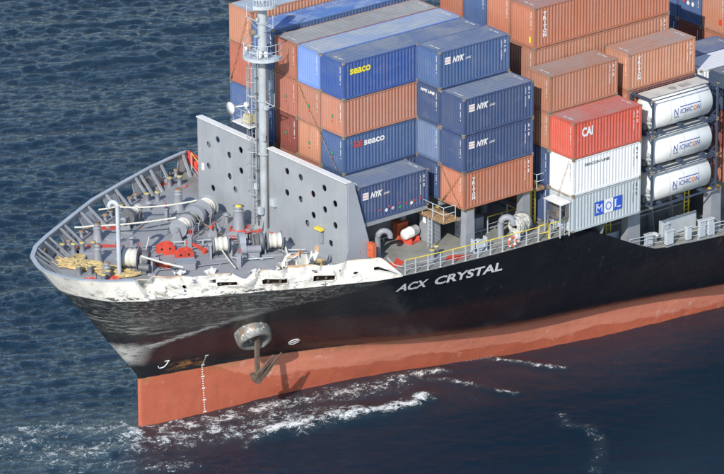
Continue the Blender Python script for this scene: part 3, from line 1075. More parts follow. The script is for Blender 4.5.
# lower lamp platform
mb = MB()
mb.box((-0.35, 1.35, 7.45), (1.1, 1.9, 0.08))
pl = mb.obj('platform', MT['white'], mst)
mb = MB()
for p in ((-0.85, 0.45), (-0.85, 1.35), (-0.85, 2.25), (0.15, 2.25)):
    mb.cyl((*p, 7.49), (*p, 8.5), 0.025, n=5)
for h_ in (8.0, 8.5):
    mb.tube([(-0.85, 0.45, h_), (-0.85, 2.25, h_), (0.15, 2.25, h_)], 0.025, 5)
mb.obj('guard_rail', MT['lightgrey'], pl)
mb = MB()
mb.box((-0.5, 0.95, 7.95), (0.55, 0.6, 0.55))
mb.obj('equipment_box', paint('cream_paint', (0.55, 0.48, 0.3), 0.6), mst)
mb = MB()
mb.lathe([(0.05, 0.0), (0.14, -0.1), (0.4, -0.42), (0.44, -0.5), (0.0, -0.46)], (-0.75, 2.05, 8.5), 'X', 20)
mb.cyl((-0.75, 2.05, 8.5), (-0.5, 1.4, 8.7), 0.05, n=8)
mb.cyl((-0.5, 1.4, 8.7), (-0.45, 0.9, 8.3), 0.06, n=8)
mb.obj('floodlight', MT['white'], mst)
mb = MB()
mb.lathe([(0.0, 0.2), (0.16, 0.12), (0.2, 0.0), (0.16, -0.14), (0.0, -0.2)], (-0.5, 1.2, 8.85), 'Z', 14)
mb.obj('lamp', MT['white'], mst)
for (p, r_) in (((-0.75, -0.65, 13.0), 0.24), ((-0.4, -0.9, 12.98), 0.18), ((-0.7, 0.95, 12.93), 0.16)):
    mb = MB()
    mb.lathe([(0.0, r_), (r_ * 0.75, r_ * 0.7), (r_, 0.0), (r_ * 0.75, -r_ * 0.75), (r_ * 0.5, -r_ * 1.4), (0, -r_ * 1.4)], p, 'Z', 14)
    mb.obj('lamp', MT['white'], mst)
mb = MB()
mb.cyl((-0.45, 0.25, 14.2), (-0.75, 0.35, 14.2), 0.2, 0.26, 14)
mb.obj('signal_horn', MT['rustymetal'], mst)
mb = MB()
mb.box((-0.42, 0.1, 14.0), (0.3, 0.5, 0.08))
mb.box((-0.48, -0.08, 15.2), (0.12, 0.12, 0.2))
mb.obj('horn_bracket', MT['lightgrey'], mst)

# ------------------------------------------------------------------ containers
L20, L40, WID, HSTD, HHC = 6.058, 12.192, 2.438, 2.591, 2.896
ROW = 2.5326
_cm = {}


def corr(length, pitch, depth, flat_frac=0.3):
    """trapezoidal profile points (u, depth)"""
    n_ = max(1, round(length / pitch))
    p = length / n_
    pts = []
    for i in range(n_):
        u0 = i * p
        pts += [(u0, 0.0), (u0 + p * flat_frac, 0.0), (u0 + p * 0.5, -depth), (u0 + p * (0.5 + flat_frac), -depth)]
    pts.append((length, 0.0))
    return pts


def cont_meshes(L, H):
    if (L, H) in _cm:
        return _cm[(L, H)]
    out = {}
    # frame: posts, rails, castings  (local origin: near bottom front corner; x aft, y across, z up)
    mb = MB()
    W = WID
    cz = 0.16
    for x in (0.075, L - 0.075):
        for y in (0.06, W - 0.06):
            mb.box((x, y, H / 2), (0.15, 0.12, H - 0.24))
            for z in (0.06, H - 0.06):
                mb.box((x + (0.012 if x > 1 else -0.012), y, z), (0.178, 0.162, 0.118), 1)
    for y in (0.035, W - 0.035):
        mb.box((L / 2, y, H - 0.05), (L - 0.33, 0.07, 0.075))
        mb.box((L / 2, y, 0.09), (L - 0.33, 0.07, 0.15))
    for x in (0.05, L - 0.05):
        mb.box((x, W / 2, H - 0.07), (0.09, W - 0.26, 0.12))
        mb.box((x, W / 2, 0.09), (0.09, W - 0.26, 0.16))
    out['frame'] = mb
    # long sides
    prof = corr(L - 0.3, 0.278, 0.045)
    mb = MB()
    vs = []
    for u_, d in prof:
        vs += [(0.15 + u_, 0.02 - d, 0.16), (0.15 + u_, 0.02 - d, H - 0.085)]
    mb.add(vs, [(2 * i, 2 * i + 2, 2 * i + 3, 2 * i + 1) for i in range(len(prof) - 1)])
    out['side'] = mb
    mb = MB()
    mb.add([(a, W - b, c_) for a, b, c_ in vs], [(2 * i, 2 * i + 1, 2 * i + 3, 2 * i + 2) for i in range(len(prof) - 1)])
    out['side2'] = mb
    prof = corr(W - 0.24, 0.25, 0.05)
    mb = MB()
    vs = []
    for u_, d in prof:
        vs += [(0.03 - d, 0.12 + u_, 0.16), (0.03 - d, 0.12 + u_, H - 0.125)]
    mb.add(vs, [(2 * i, 2 * i + 1, 2 * i + 3, 2 * i + 2) for i in range(len(prof) - 1)])
    out['end'] = mb
    mb = MB()
    mb.add([(L - a, b, c_) for a, b, c_ in vs], [(2 * i, 2 * i + 2, 2 * i + 3, 2 * i + 1) for i in range(len(prof) - 1)])
    out['end2'] = mb
    prof = corr(L - 0.2, 0.42, 0.006)
    mb = MB()
    vs = []
    for u_, d in prof:
        vs += [(0.1 + u_, 0.07, H - 0.018 + d), (0.1 + u_, W - 0.07, H - 0.018 + d)]
    mb.add(vs, [(2 * i, 2 * i + 2, 2 * i + 3, 2 * i + 1) for i in range(len(prof) - 1)])
    out['roof'] = mb
    _cm[(L, H)] = out
    return out


_cache = {}


def cmesh(L, H, key, col, mats):
    k_ = (L, H, key, col)
    if k_ not in _cache:
        _cache[k_] = cont_meshes(L, H)[key].mesh(key, mats)
    return _cache[k_]


CCOL = {
    'blue': (0.062, 0.115, 0.25), 'navy': (0.045, 0.076, 0.17), 'steelblue': (0.11, 0.165, 0.28), 'vivid': (0.035, 0.085, 0.27),
    'lightblue': (0.16, 0.28, 0.64), 'salmon': (0.43, 0.185, 0.12), 'orange': (0.43, 0.155, 0.085), 'tan': (0.46, 0.205, 0.12),
    'brown': (0.34, 0.125, 0.075), 'rust': (0.42, 0.14, 0.09), 'maroon': (0.21, 0.055, 0.04), 'rustbrown': (0.4, 0.175, 0.105),
    'red': (0.56, 0.095, 0.058), 'white': (0.72, 0.73, 0.72), 'grey': (0.38, 0.43, 0.45), 'slate': (0.045, 0.07, 0.12), 'greyblue': (0.18, 0.24, 0.32)}
CMAT = {c_: cont_mat('container_' + c_, v_) for c_, v_ in CCOL.items()}
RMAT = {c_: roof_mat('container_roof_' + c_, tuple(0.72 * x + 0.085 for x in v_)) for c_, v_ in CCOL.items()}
RMAT['dirtygrey'] = roof_mat('roof_dirty_grey', (0.3, 0.29, 0.27), 0.6, (0.42, 0.4, 0.36))
RMAT['paleblue'] = roof_mat('roof_pale_blue', (0.28, 0.34, 0.46), 0.7, (0.42, 0.42, 0.4))
RMAT['brightblue'] = roof_mat('roof_bright_blue', (0.1, 0.2, 0.45), 0.75, (0.4, 0.44, 0.5))
RMAT['tarp'] = roof_mat('roof_pale_tarp', (0.34, 0.4, 0.46), 0.6, (0.46, 0.48, 0.48))
RMAT['whiteroof'] = roof_mat('roof_white', (0.68, 0.7, 0.72), 0.2, (0.6, 0.6, 0.6))


def container(x, y, z, L, H, col, label, group, roof=None, marks=(), ids=True):
    root = thing('shipping_container', label, 'container', (x, y, z), 0, group)
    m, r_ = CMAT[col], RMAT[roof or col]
    link('frame', cmesh(L, H, 'frame', col, [m, MT['casting']]), root)
    s0 = link('side_wall', cmesh(L, H, 'side', col, m), root)
    link('side_wall', cmesh(L, H, 'side2', col, m), root)
    e0 = link('end_wall', cmesh(L, H, 'end', col, m), root)
    link('end_wall', cmesh(L, H, 'end2', col, m), root)
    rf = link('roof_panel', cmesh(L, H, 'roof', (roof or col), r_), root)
    for f_ in marks:
        f_(root, L, H, s0, e0, rf)
    if ids:
        light = col not in ('white', 'grey')
        mm = MT['letter'] if light else MT['letter_blk']
        for key, par in (('id_end', e0), ('id_side', s0), ('id_roof', rf)):
            kk = (key, L, H, light)
            if kk not in _cache:
                mb_ = MB()
                if key == 'id_end':
                    for i in range(11):
                        if i in (4, 9):
                            continue
                        zc = H - 0.42 - i * 0.115
                        mb_.add([(0.012, 0.32, zc), (0.012, 0.38, zc), (0.012, 0.38, zc + 0.08), (0.012, 0.32, zc + 0.08)], [(0, 1, 2, 3)])
                elif key == 'id_side':
                    for i in range(11):
                        zc = H - 0.42 - i * 0.125
                        xo = L - 0.72
                        if i not in (4,):
                            mb_.add([(xo, -0.002, zc), (xo + 0.055, -0.002, zc), (xo + 0.055, -0.002, zc + 0.085), (xo, -0.002, zc + 0.085)], [(0, 1, 2, 3)])
                        if i in (0, 1, 3, 5, 6):
                            mb_.add([(xo + 0.27, -0.002, zc), (xo + 0.38, -0.002, zc), (xo + 0.38, -0.002, zc + 0.09), (xo + 0.27, -0.002, zc + 0.09)], [(0, 1, 2, 3)])
                else:
                    for xo in (0.4, L - 0.5):
                        for i in range(8):
                            if i == 4:
                                continue
                            yc = 0.65 + i * 0.12
                            mb_.add([(xo, yc, H + 0.006), (xo + 0.13, yc, H + 0.006), (xo + 0.13, yc + 0.08, H + 0.006), (xo, yc + 0.08, H + 0.006)], [(0, 1, 2, 3)])
                _cache[kk] = mb_.mesh('id_marking', mm)
            tag(link('id_marking', _cache[kk], par), kind='stuff')
    return root


def side_put(x0, z0, off=-0.004):
    return lambda a, b: (x0 + a, off, z0 + b)


def m_nyk(root, L, H, s0, e0, rf):
    if 'nyk' not in _cache:
        mb_ = MB()
        for i in range(5):
            mb_.add([side_put(0.45 + 0.0, 1.62 + i * 0.1)(a, b) for a, b in ((0, 0), (0.5, 0), (0.5, 0.1), (0, 0.1))], [(0, 1, 2, 3)], 0 if i % 2 == 0 else 1)
        word(mb_, 'NYK', side_put(1.1, 1.66), 0.4, 0, 0.05, 0.35, 1.05)
        word(mb_, 'LINE', side_put(2.22, 1.66), 0.15, 0, 0.02, 0.3, 0.5)
        _cache['nyk'] = mb_.mesh('logo_lettering', [MT['letter'], MT['letter_pink']])
    link('logo_lettering', _cache['nyk'], s0)


def m_placards(root, L, H, s0, e0, rf):
    mb_ = MB()
    for i, (u_, z, mi) in enumerate(((1.9, 0.62, 1), (2.45, 0.5, 0), (2.7, 0.72, 1), (3.0, 0.52, 2), (3.55, 0.72, 1), (3.6, 0.46, 3), (4.15, 0.62, 1), (4.6, 0.5, 0), (4.85, 0.62, 1), (5.35, 0.66, 1))):
        r_ = 0.15 if mi in (0, 2, 3) else 0.1
        mb_ = MB()
        mb_.add([side_put(u_, z, -0.006)(a, b) for a, b in ((-r_, 0), (0, -r_), (r_, 0), (0, r_))], [(0, 1, 2, 3)])
        mb_.obj('hazard_placard', (MT['letter'], MT['letter_red'], MT['letter_pink'], MT['green'])[mi], s0)


def m_word(txt, x0, z0, h, mat, width=None, bold=0.03, shear=0.0, off=-0.004):
    def f_(root, L, H, s0, e0, rf):
        mb_ = MB()
        word(mb_, txt, side_put(x0, z0, off), h, 0, bold, shear, width)
        mb_.obj('logo_lettering', MT[mat], s0)
    return f_


def m_stack(txt, x0, ztop, h):
    def f_(root, L, H, s0, e0, rf):
        mb_ = MB()
        for i, ch in enumerate(txt):
            vs, fs, w = text_geo(ch, 0.05, 0)
            wd = min(w, 0.95) * h * 1.25
            kx = wd / w
            word(mb_, ch, side_put(x0 + 0.19 - wd / 2, ztop - (i + 1) * h * 1.12), h, 0, 0.05, 0, wd)
        mb_.obj('logo_lettering', MT['letter'], s0)
    return f_


def m_mol(root, L, H, s0, e0, rf):
    mb_ = MB()
    for i, ch in enumerate('MOL'):
        x0 = 1.95 + i * 0.82
        white = ch == 'O'
        mb_.add([side_put(x0, 0.75, -0.003)(a, b) for a, b in ((0, 0), (0.82, 0), (0.82, 0.98), (0, 0.98))], [(0, 1, 2, 3)], 0 if white else 1)
        word(mb_, ch, side_put(x0 + 0.14, 0.93, -0.008), 0.62, 1 if white else 0, 0.0, 0, 0.54)
        if not white:
            for bx in ((0.1, 0.93), (0.1, 1.5)):
                mb_.add([side_put(x0 + bx[0], bx[1], -0.008)(a, b) for a, b in ((0, 0), (0.26, 0), (0.26, 0.06), (0, 0.06))], [(0, 1, 2, 3)], 0)
    mb_.obj('logo_lettering', [MT['letter'], paint('mol_blue', (0.03, 0.1, 0.55), 0.5, 0.08)], s0)


def m_end_text(root, L, H, s0, e0, rf):
    mb_ = MB()
    vs, fs, w = text_geo('NYK LINE', 0.05, 0.2)
    word(mb_, 'NYK LINE', lambda a, b: (-0.004, 2.0 - a, H - 0.52 + b), 0.2, 0, 0.05, 0.2, 1.5)
    mb_.obj('logo_lettering', MT['letter'], e0)


def m_green(root, L, H, s0, e0, rf):
    mb_ = MB()
    mb_.add([(-0.004, 1.25 + a, 1.2 + b) for a, b in ((-0.12, 0), (0, -0.14), (0.12, 0), (0, 0.14))], [(0, 1, 2, 3)], 0)
    mb_.add([(-0.004, 1.25 + a, 0.85 + b) for a, b in ((-0.06, 0), (0, -0.06), (0.06, 0), (0, 0.06))], [(0, 1, 2, 3)], 1)
    mb_.obj('end_stencil', [MT['green'], MT['letter_red']], e0)


def m_endspots(root, L, H, s0, e0, rf):
    mb_ = MB()
    for i, (y, z, mi) in enumerate(((1.85, 1.5, 1), (1.4, 1.42, 0), (0.9, 1.42, 0))):
        mb_ = MB()
        mb_.add([(-0.004, y + a, z + b) for a, b in ((-0.17, 0), (0, -0.2), (0.17, 0), (0, 0.2))], [(0, 1, 2, 3)])
        mb_.obj('hazard_placard', (MT['letter'], MT['letter_red'])[mi], e0)


def m_sticker(col_, y0, z0, w, h):
    def f_(root, L, H, s0, e0, rf):
        mb_ = MB()
        mb_.add([(-0.004, y0 + a, z0 + b) for a, b in ((-w, -h), (w, -h), (w, h), (-w, h))], [(0, 1, 2, 3)])
        mb_.obj('end_sticker', MT[col_], e0)
    return f_


ORD = ['first', 'second', 'third', 'fourth', 'fifth', 'sixth', 'seventh']
GAP = 0.03


def stack(x, y, z0, L, items, where, group):
    """items bottom to top: (colour, height, descr, marks, roof)"""
    z = z0
    n_ = len(items)
    for i, it in enumerate(items):
        col, H, desc, marks, roof = (list(it) + [None] * 5)[:5]
        k_ = n_ - 1 - i
        pos = 'top' if k_ == 0 else ('bottom' if i == 0 else {1: 'second from top', 2: 'third from top', 3: 'fourth from top'}[k_])
        size = 'long' if L > 8 else 'short'
        lab = f"{desc or col} {size} container, {pos} in {where}"
        container(x, y, z, L, H, col, lab, group, roof, marks or ())
        z += H + GAP
    return z


S, HC = HSTD, HHC
XF = L20 - L40
GB1 = 'containers of the front bay'
Z0 = -0.107
FS = 'front-bay stack from far side'
stack(XF, 6 * ROW, Z0, L40, [('slate', HC), ('blue', HC, 'plain blue'), ('rust', HC, 'rust red'), ('tan', S, 'pale orange pale-roofed', None, 'tarp')], 'first ' + FS, GB1)
stack(XF, 5 * ROW, Z0, L40, [('slate', S, 'slate blue'), ('blue', S, 'mid blue'), ('greyblue', S, 'grey blue'), ('blue', HC, 'bright-blue-roofed', None, 'brightblue')], 'second ' + FS, GB1)
stack(XF, 4 * ROW, Z0, L40, [('brown', S), ('maroon', S, 'dark red', (m_green,)), ('rust', S, 'rust brown', (m_green,)), ('brown', S, 'brown grey-roofed', None, 'dirtygrey')], 'third ' + FS, GB1)
stack(XF, 3 * ROW, Z0, L40, [('brown', S), ('tan', S, 'orange', (m_green,)), ('salmon', S, 'salmon', (m_green,)), ('lightblue', S, 'light blue', None, 'paleblue')], 'fourth ' + FS, GB1)
stack(XF, 2 * ROW, Z0, L40, [('navy', S), ('blue', S, 'blue red-and-white-lettered', (m_word('GE', 0.78, 1.72, 0.42, 'letter_red', 0.8, 0.03), m_word('seaco', 1.72, 1.72, 0.5, 'letter', 1.75, 0.03), m_green)),
      ('salmon', S, 'salmon', (m_green,)), ('vivid', S, 'royal blue yellow-lettered', (m_word('seaco', 0.55, 1.7, 0.56, 'letter_ylw', 1.75, 0.035),), 'blue')], 'fifth ' + FS, GB1)
container(-6.9945, ROW, Z0, L20, S, 'navy', 'dark blue short container with hazard placards standing alone beside the breakwater', GB1, 'steelblue', (m_nyk, m_placards))
stack(0, ROW, 0.0, L20, [('navy', S, 'dark blue'), ('steelblue', S, 'faded blue'), ('navy', S, 'dark blue end-lettered', (m_end_text,)), ('blue', S, 'blue white-logo', (m_nyk,), 'blue')], 'sixth ' + FS, GB1)
stack(0, 0.0, 0.0, L20, [('orange', S, 'orange column-lettered', (m_stack('TRITON', 0.7, 2.2, 0.24),)), ('navy', S, 'blue white-logo', (m_nyk,)), ('navy', S, 'blue white-logo', (m_nyk,), 'steelblue')], 'nearest front-bay stack', GB1)

GB2 = 'containers of the second bay'
XA, XB = 7.459, 14.513
Z2 = -2.68
m_line = m_word('SEACON LINE', 1.0, 1.95, 0.2, 'letter_blk', 2.2, 0.02)
stack(XA, -ROW, Z2, L20, [('grey', S, 'grey blue-and-white-lettered', (m_mol,)), ('white', S, 'white', (m_line,)), ('red', S, 'bright red', (m_word('CAI', 0.72, 1.5, 0.62, 'letter', 0.98, 0.05),))], 'nearest stack of second bay', GB2)
stack(XA, 0.0, Z2, L20, [('navy', S, 'dark blue'), ('navy', S, 'navy blue'), ('rustbrown', S, 'dusty brown'), ('rustbrown', S, 'reddish brown')], 'stack behind bright red container', GB2)
stack(XB, 0.0, Z2, L20, [('brown', S), ('brown', S, 'dark brown'), ('orange', S, 'orange'), ('tan', S, 'tan column-lettered', (m_stack('TRITON', 0.75, 2.3, 0.25),))], 'stack behind the white tanks', GB2)
RT = 'second-bay row from near side'
stack(8.2, ROW, -2.68, L40, [('brown', S), ('brown', S, 'brown'), ('brown', HC, 'dark brown'), ('rustbrown', HHC + 0.45, 'brown'), ('orange', HC, 'orange column-lettered', (m_stack('TRITON', 0.75, 2.55, 0.27), m_sticker('letter_ylw', 0.42, 0.6, 0.1, 0.22)))], 'third ' + RT, GB2)
stack(8.2, 2 * ROW, -2.68, L40, [('brown', HC), ('orange', HC, 'orange'), ('orange', HC, 'orange'), ('orange', HC, 'orange'), ('orange', HC, 'bright orange')], 'fourth ' + RT, GB2)
stack(8.2, 3 * ROW, -2.68, L40, [('navy', HC, 'navy'), ('navy', HC, 'navy'), ('blue', HC, 'blue'), ('blue', HC, 'blue'), ('blue', HC, 'blue')], 'fifth ' + RT, GB2)
stack(8.2, 4 * ROW, -2.68, L40, [('brown', HC), ('rust', HC, 'rust'), ('orange', HC, 'orange'), ('orange', HC, 'orange'), ('orange', HC, 'pale orange')], 'sixth ' + RT, GB2)

GB3 = 'containers of the third bay'
X3 = 20.9
stack(X3, ROW, Z2, L20, [('blue', S), ('blue', S, 'mid blue'), ('blue', S, 'blue')], 'blue-roofed stack in third bay', GB3)
stack(X3 + 0.25, 0.0, Z2, L20, [('white', S, 'dull white'), ('white', S, 'white'), ('white', S, 'white-roofed', None, 'whiteroof')], 'white-roofed stack in third bay', GB3)
stack(X3 + 0.9, -ROW, Z2, L20, [('brown', S), ('maroon', S, 'maroon'), ('slate', S, 'slate blue', None, 'slate')], 'nearest stack in third bay', GB3)
X4 = 28.0
GB4 = 'containers of the fourth bay'
stack(X4, 3 * ROW, -3.0, L40, [('brown', S), ('brown', S), ('maroon', S, 'maroon'), ('blue', HC, 'blue placarded', (m_endspots,)), ('blue', S, 'blue')], 'fourth aft-bay row from near side', GB4)
stack(X4, 4 * ROW, -3.0, L40, [('navy', S), ('navy', S, 'navy'), ('navy', S, 'dark blue'), ('blue', HC, 'mid blue'), ('blue', S, 'bright blue')], 'fifth aft-bay row from near side', GB4)
stack(X4, 2 * ROW, -3.0, L40, [('brown', S), ('brown', S), ('orange', S, 'orange brown'), ('rustbrown', HC, 'tan', (m_sticker('letter_red', 0.55, 0.85, 0.14, 0.2),)), ('orange', S, 'orange')], 'third aft-bay row from near side', GB4)
stack(X4, ROW, -3.0, L40, [('brown', S), ('brown', S), ('rustbrown', S, 'rusty brown')], 'second aft-bay row from near side', GB4)


# tank containers
def tank(x, y, z, pos):
    root = thing('tank_container', f'white tank container in blue frame with blue lettering, {pos} of three', 'tank container', (x, y, z), 0, 'stacked tank containers')
    L, W, H = L20, WID, HSTD
    fm = CMAT['slate']
    mb_ = MB()
    for xx in (0.08, L - 0.08):
        for yy in (0.08, W - 0.08):
            mb_.box((xx, yy, H / 2), (0.12, 0.12, H - 0.24))
            for zz in (0.06, H - 0.06):
                mb_.box((xx, yy, zz), (0.18, 0.165, 0.118), 1)
        for zz in (0.1, H - 0.07):
            mb_.box((xx, W / 2, zz), (0.13, W - 0.34, 0.13))
    for yy in (0.07, W - 0.07):
        mb_.box((L / 2, yy, 0.08), (L - 0.36, 0.09, 0.1))
        mb_.box((L / 2, yy, H - 0.05), (L - 0.36, 0.06, 0.06))
    for xx in (0.08, L - 0.08):
        for y0, y1 in ((0.12, 0.62), (W - 0.12, W - 0.62)):
            mb_.cyl((xx, y0, 0.62), (xx, y1, 0.14), 0.05, n=6)
            mb_.cyl((xx, y0, H - 0.62), (xx, y1, H - 0.12), 0.05, n=6)
    for xx in (1.0, 2.9, 4.9):
        mb_.box((xx, W / 2, 0.16), (0.3, W - 0.4, 0.14))
    mb_.obj('frame', [fm, MT['casting']], root)
    R = 1.19
    cx = H / 2 - 0.01
    mb_ = MB()
    prof = [(0.0, 0.2), (0.45, 0.22), (0.8, 0.28), (1.03, 0.4), (R, 0.58), (R, L - 0.58), (1.03, L - 0.4), (0.8, L - 0.28), (0.45, L - 0.22), (0, L - 0.2)]
    mb_.lathe(prof, (0, W / 2, cx), 'X', 36)
    t = mb_.obj('tank_shell', MT['tank'], root)
    for xx in (1.75, 3.05, 4.4):
        mb_ = MB()
        mb_.torus((xx, W / 2, cx), R + 0.002, 0.014, 'X', 36, 5)
        mb_.obj('seam_band', MT['grey'], t)
    mb_ = MB()
    mb_.box((L / 2, W / 2 + 0.1, H - 0.06), (L - 0.7, 1.25, 0.05))
    mb_.obj('walkway', MT['walk'], root)
    mb_ = MB()
    mb_.cyl((L / 2 - 0.2, W / 2, H - 0.2), (L / 2 - 0.2, W / 2, H - 0.015), 0.3, n=16)
    mb_.box((L / 2 + 0.9, W / 2, H - 0.03), (0.9, 0.6, 0.02))
    mb_.obj('manhole', MT['dirt'], root)

    mb_ = MB()
    for yy in (0.55, 0.95):
        mb_.box((L - 0.1, yy, H / 2), (0.05, 0.05, H - 0.4))
    for i in range(7):
        mb_.cyl((L - 0.1, 0.55, 0.35 + i * 0.3), (L - 0.1, 0.95, 0.35 + i * 0.3), 0.02, n=5)
    mb_.obj('ladder', fm, root)
    mb_ = MB()
    mb_.box((0.2, W / 2, 0.42), (0.35, 0.6, 0.35))
    mb_.cyl((0.12, W / 2, 0.45), (0.32, W / 2, 0.45), 0.16, n=14)
    mb_.obj('outlet_valve', MT['darkgrey'], root)
    mb_ = MB()
    mb_.box((0.05, 0.45, 1.2), (0.012, 0.35, 0.3))
    mb_.box((0.05, 0.5, 0.85), (0.012, 0.3, 0.16))
    mb_.obj('data_plate', MT['lightgrey'], root)

    def put(a, b):
        ang = b / R
        return (a, W / 2 - (R + 0.034) * math.cos(ang), cx + (R + 0.034) * math.sin(ang))
    mb_ = MB()
    x0 = 1.95
    word(mb_, 'N', lambda a, b: put(x0 + a, -0.22 + b), 0.52, 0, 0.0, 0.15, 0.42)
    word(mb_, 'ICHIC', lambda a, b: put(x0 + 0.56 + a, -0.15 + b), 0.34, 0, 0.0, 0.15, 1.14)
    word(mb_, 'O', lambda a, b: put(x0 + 1.74 + a, -0.15 + b), 0.34, 1, 0.03, 0.15, 0.3)
    word(mb_, 'N', lambda a, b: put(x0 + 2.1 + a, -0.15 + b), 0.34, 0, 0.0, 0.15, 0.3)
    for (a0, a1, b0) in ((0.55, 2.45, 0.3), (0.0, 0.45, -0.34)):
        q_ = [put(x0 + a0 + (a1 - a0) * i / 6, b0) for i in range(7)] + [put(x0 + a0 + (a1 - a0) * i / 6, b0 + 0.045) for i in range(7)]
        mb_.add(q_, [(i, i + 1, i + 8, i + 7) for i in range(6)], 0)
    mb_.obj('logo_lettering', [MT['letter_blue'], MT['letter_org']], t)


MT['walk'] = paint('cream_walkway', (0.55, 0.54, 0.49), 0.6, 0.2, 0.05)
MT['tank'] = paint('white_tank_paint', (0.76, 0.76, 0.73), 0.35, 0.12, 0.02, 0.6)
MT['dirt'] = paint('worn_grey_lid', (0.35, 0.34, 0.31), 0.6, 0.2)
for i, ps in enumerate(('lowest', 'middle', 'topmost')):
    tank(XB, -ROW, Z2 + i * (S + GAP), ps)
# ------------------------------------------------------------------ deck structure below the containers
mb = MB()
mb.box((0.1, YC, (DECK + Z0) / 2 - 0.02), (12.2, 12.7, Z0 - DECK - 0.06))
tag(mb.obj('hatch_coaming', MT['darkgrey'], ship), 'dark steel hatch coaming under the front containers')
mb = MB()
mb.box((0.1, YC, Z0 - 0.075), (12.5, 13.0, 0.11))
mb.obj('hatch_cover', MT['grey'], ship)
mb = MB()
mb.box((14.1, YC + 0.4, (-6.0 + Z2) / 2 - 0.03), (13.0, 21.6, Z2 + 6.0 - 0.08))
tag(mb.obj('hatch_coaming', MT['darkgrey'], ship), 'dark steel hatch coaming under the second bay')
mb = MB()
mb.box((14.1, YC + 0.4, Z2 - 0.075), (13.3, 21.9, 0.11))
mb.obj('hatch_cover', MT['grey'], ship)
mb = MB()
mb.box((32.0, YC, (-6.0 - 3.0) / 2 - 0.03), (19.0, 21.0, 2.9))
mb.obj('hatch_coaming', MT['darkgrey'], ship)
for x0_, x1_ in ((-6.95, -1.0), (0.05, 6.0)):
    for y_ in (2.65, 4.8):
        mb = MB()
        mb.box(((x0_ + x1_) / 2, y_, -0.27), (x1_ - x0_, 0.16, 0.3))
        mb.obj('stool_beam', MT['grey'], ship)
for x_, y_ in ((-6.5, 3.0), (-6.5, 4.6), (-1.4, 4.75), (5.6, 4.6), (0.4, 4.75)):
    mb = MB()
    mb.box((x_, y_, (DECK - 0.42) / 2), (0.35, 0.3, -0.42 - DECK))
    mb.obj('stool_post', MT['grey'], ship)
# coaming stays and pipes seen under the overhanging containers
for x in (8.6, 10.4, 12.2, 15.6, 17.4, 19.2):
    mb = MB()
    mb.prism([(0.93, -5.99), (0.25, -5.99), (0.78, Z2 - 0.15), (0.93, Z2 - 0.15)], x - 0.03, x + 0.03, 'X')
    mb.obj('coaming_stay', MT['grey'], ship)
for y_, z_, r_ in ((0.2, -4.2, 0.09), (0.35, -4.6, 0.06)):
    mb = MB()
    mb.cyl((11.0, y_ + 0.35, z_), (21.0, y_ + 0.35, z_), r_, n=8)
    mb.obj('deck_pipe', MT['grey'], ship)


def pedestal(x, y, zb, zt, sx_, sy_, label, ladder=False, cap='brownrust'):
    t = thing('container_pedestal', label, 'pedestal', (x, y, zb), 0, 'container support pedestals')
    h_ = zt - zb
    mb_ = MB()
    V8 = []
    for z, f_ in ((0.0, 1.0), (h_, 0.86)):
        V8 += [(-sx_ / 2 * f_, -sy_ / 2, z), (sx_ / 2 * f_, -sy_ / 2, z), (sx_ / 2 * f_, sy_ / 2, z), (-sx_ / 2 * f_, sy_ / 2, z)]
    mb_.add(V8, [(0, 1, 2, 3), (7, 6, 5, 4)] + [(i, i + 4, (i + 1) % 4 + 4, (i + 1) % 4) for i in range(4)])
    mb_.obj('post', MT['grey'], t)
    mb_ = MB()
    mb_.box((0, 0, h_ + 0.04), (sx_ * 0.98, sy_ + 0.06, 0.08))
    mb_.obj('seat_plate', MT[cap], t)
    for dx in (-sx_ * 0.36, sx_ * 0.36):
        mb_ = MB()
        mb_.box((dx, -sy_ * 0.25, h_ + 0.12), (0.2, 0.2, 0.09))
        mb_.obj('twist_lock', MT['yellow'], t)
    return t


pedestal(0.75, 0.45, DECK, -0.2, 0.8, 0.55, 'grey tapered post under the orange column-lettered container front')
pedestal(5.75, 0.6, DECK, -0.2, 0.75, 0.6, 'grey post under the aft end of nearest front bay stack')
pedestal(-0.35, 3.1, DECK, -0.75, 1.0, 1.1, 'wide grey post with white notice below the plank platform')
pedestal(13.98, -1.05, -6.0, Z2 - 0.17, 1.2, 0.7, 'broad grey post between the grey container and lowest tank')
pedestal(20.9, -1.7, -6.0, Z2 - 0.17, 1.0, 0.8, 'broad grey post under the aft end of the tanks')
pedestal(7.9, -1.35, DECK - 0.0, Z2 - 0.1, 0.6, 0.5, 'short grey support under front of the grey lettered container')
mb = MB()
mb.box((-0.91, 3.0, -1.35), (0.02, 0.32, 0.42))
tag(mb.obj('notice_sign', MT['letter'], None), 'small white notice on the wide grey post', 'sign')


def vladder(x, y, zb, zt, label, ax='y', w=0.4):
    t = thing('vertical_ladder', label, 'ladder', (x, y, zb), 0, 'yellow vertical ladders')
    h_ = zt - zb
    for s_ in (-w / 2, w / 2):
        mb_ = MB()
        p = (s_, 0) if ax == 'x' else (0, s_)
        mb_.box((p[0], p[1], h_ / 2), (0.08, 0.08, h_))
        mb_.obj('stile', MT['yellow'], t)
    n_ = int(h_ / 0.3)
    for i in range(n_):
        mb_ = MB()
        z = 0.2 + i * 0.3
        mb_.cyl((-w / 2, 0, z) if ax == 'x' else (0, -w / 2, z), (w / 2, 0, z) if ax == 'x' else (0, w / 2, z), 0.025, n=6)
        mb_.obj('rung', MT['yellow'], t)


vladder(7.0, 1.1, DECK, 0.25, 'yellow ladder at the front corner of the second bay')
vladder(12.9, 0.05, -5.6, -3.0, 'yellow ladder under the grey lettered container', 'x')
vladder(20.1, 0.05, -5.6, -3.0, 'yellow ladder under the lowest tank', 'x')

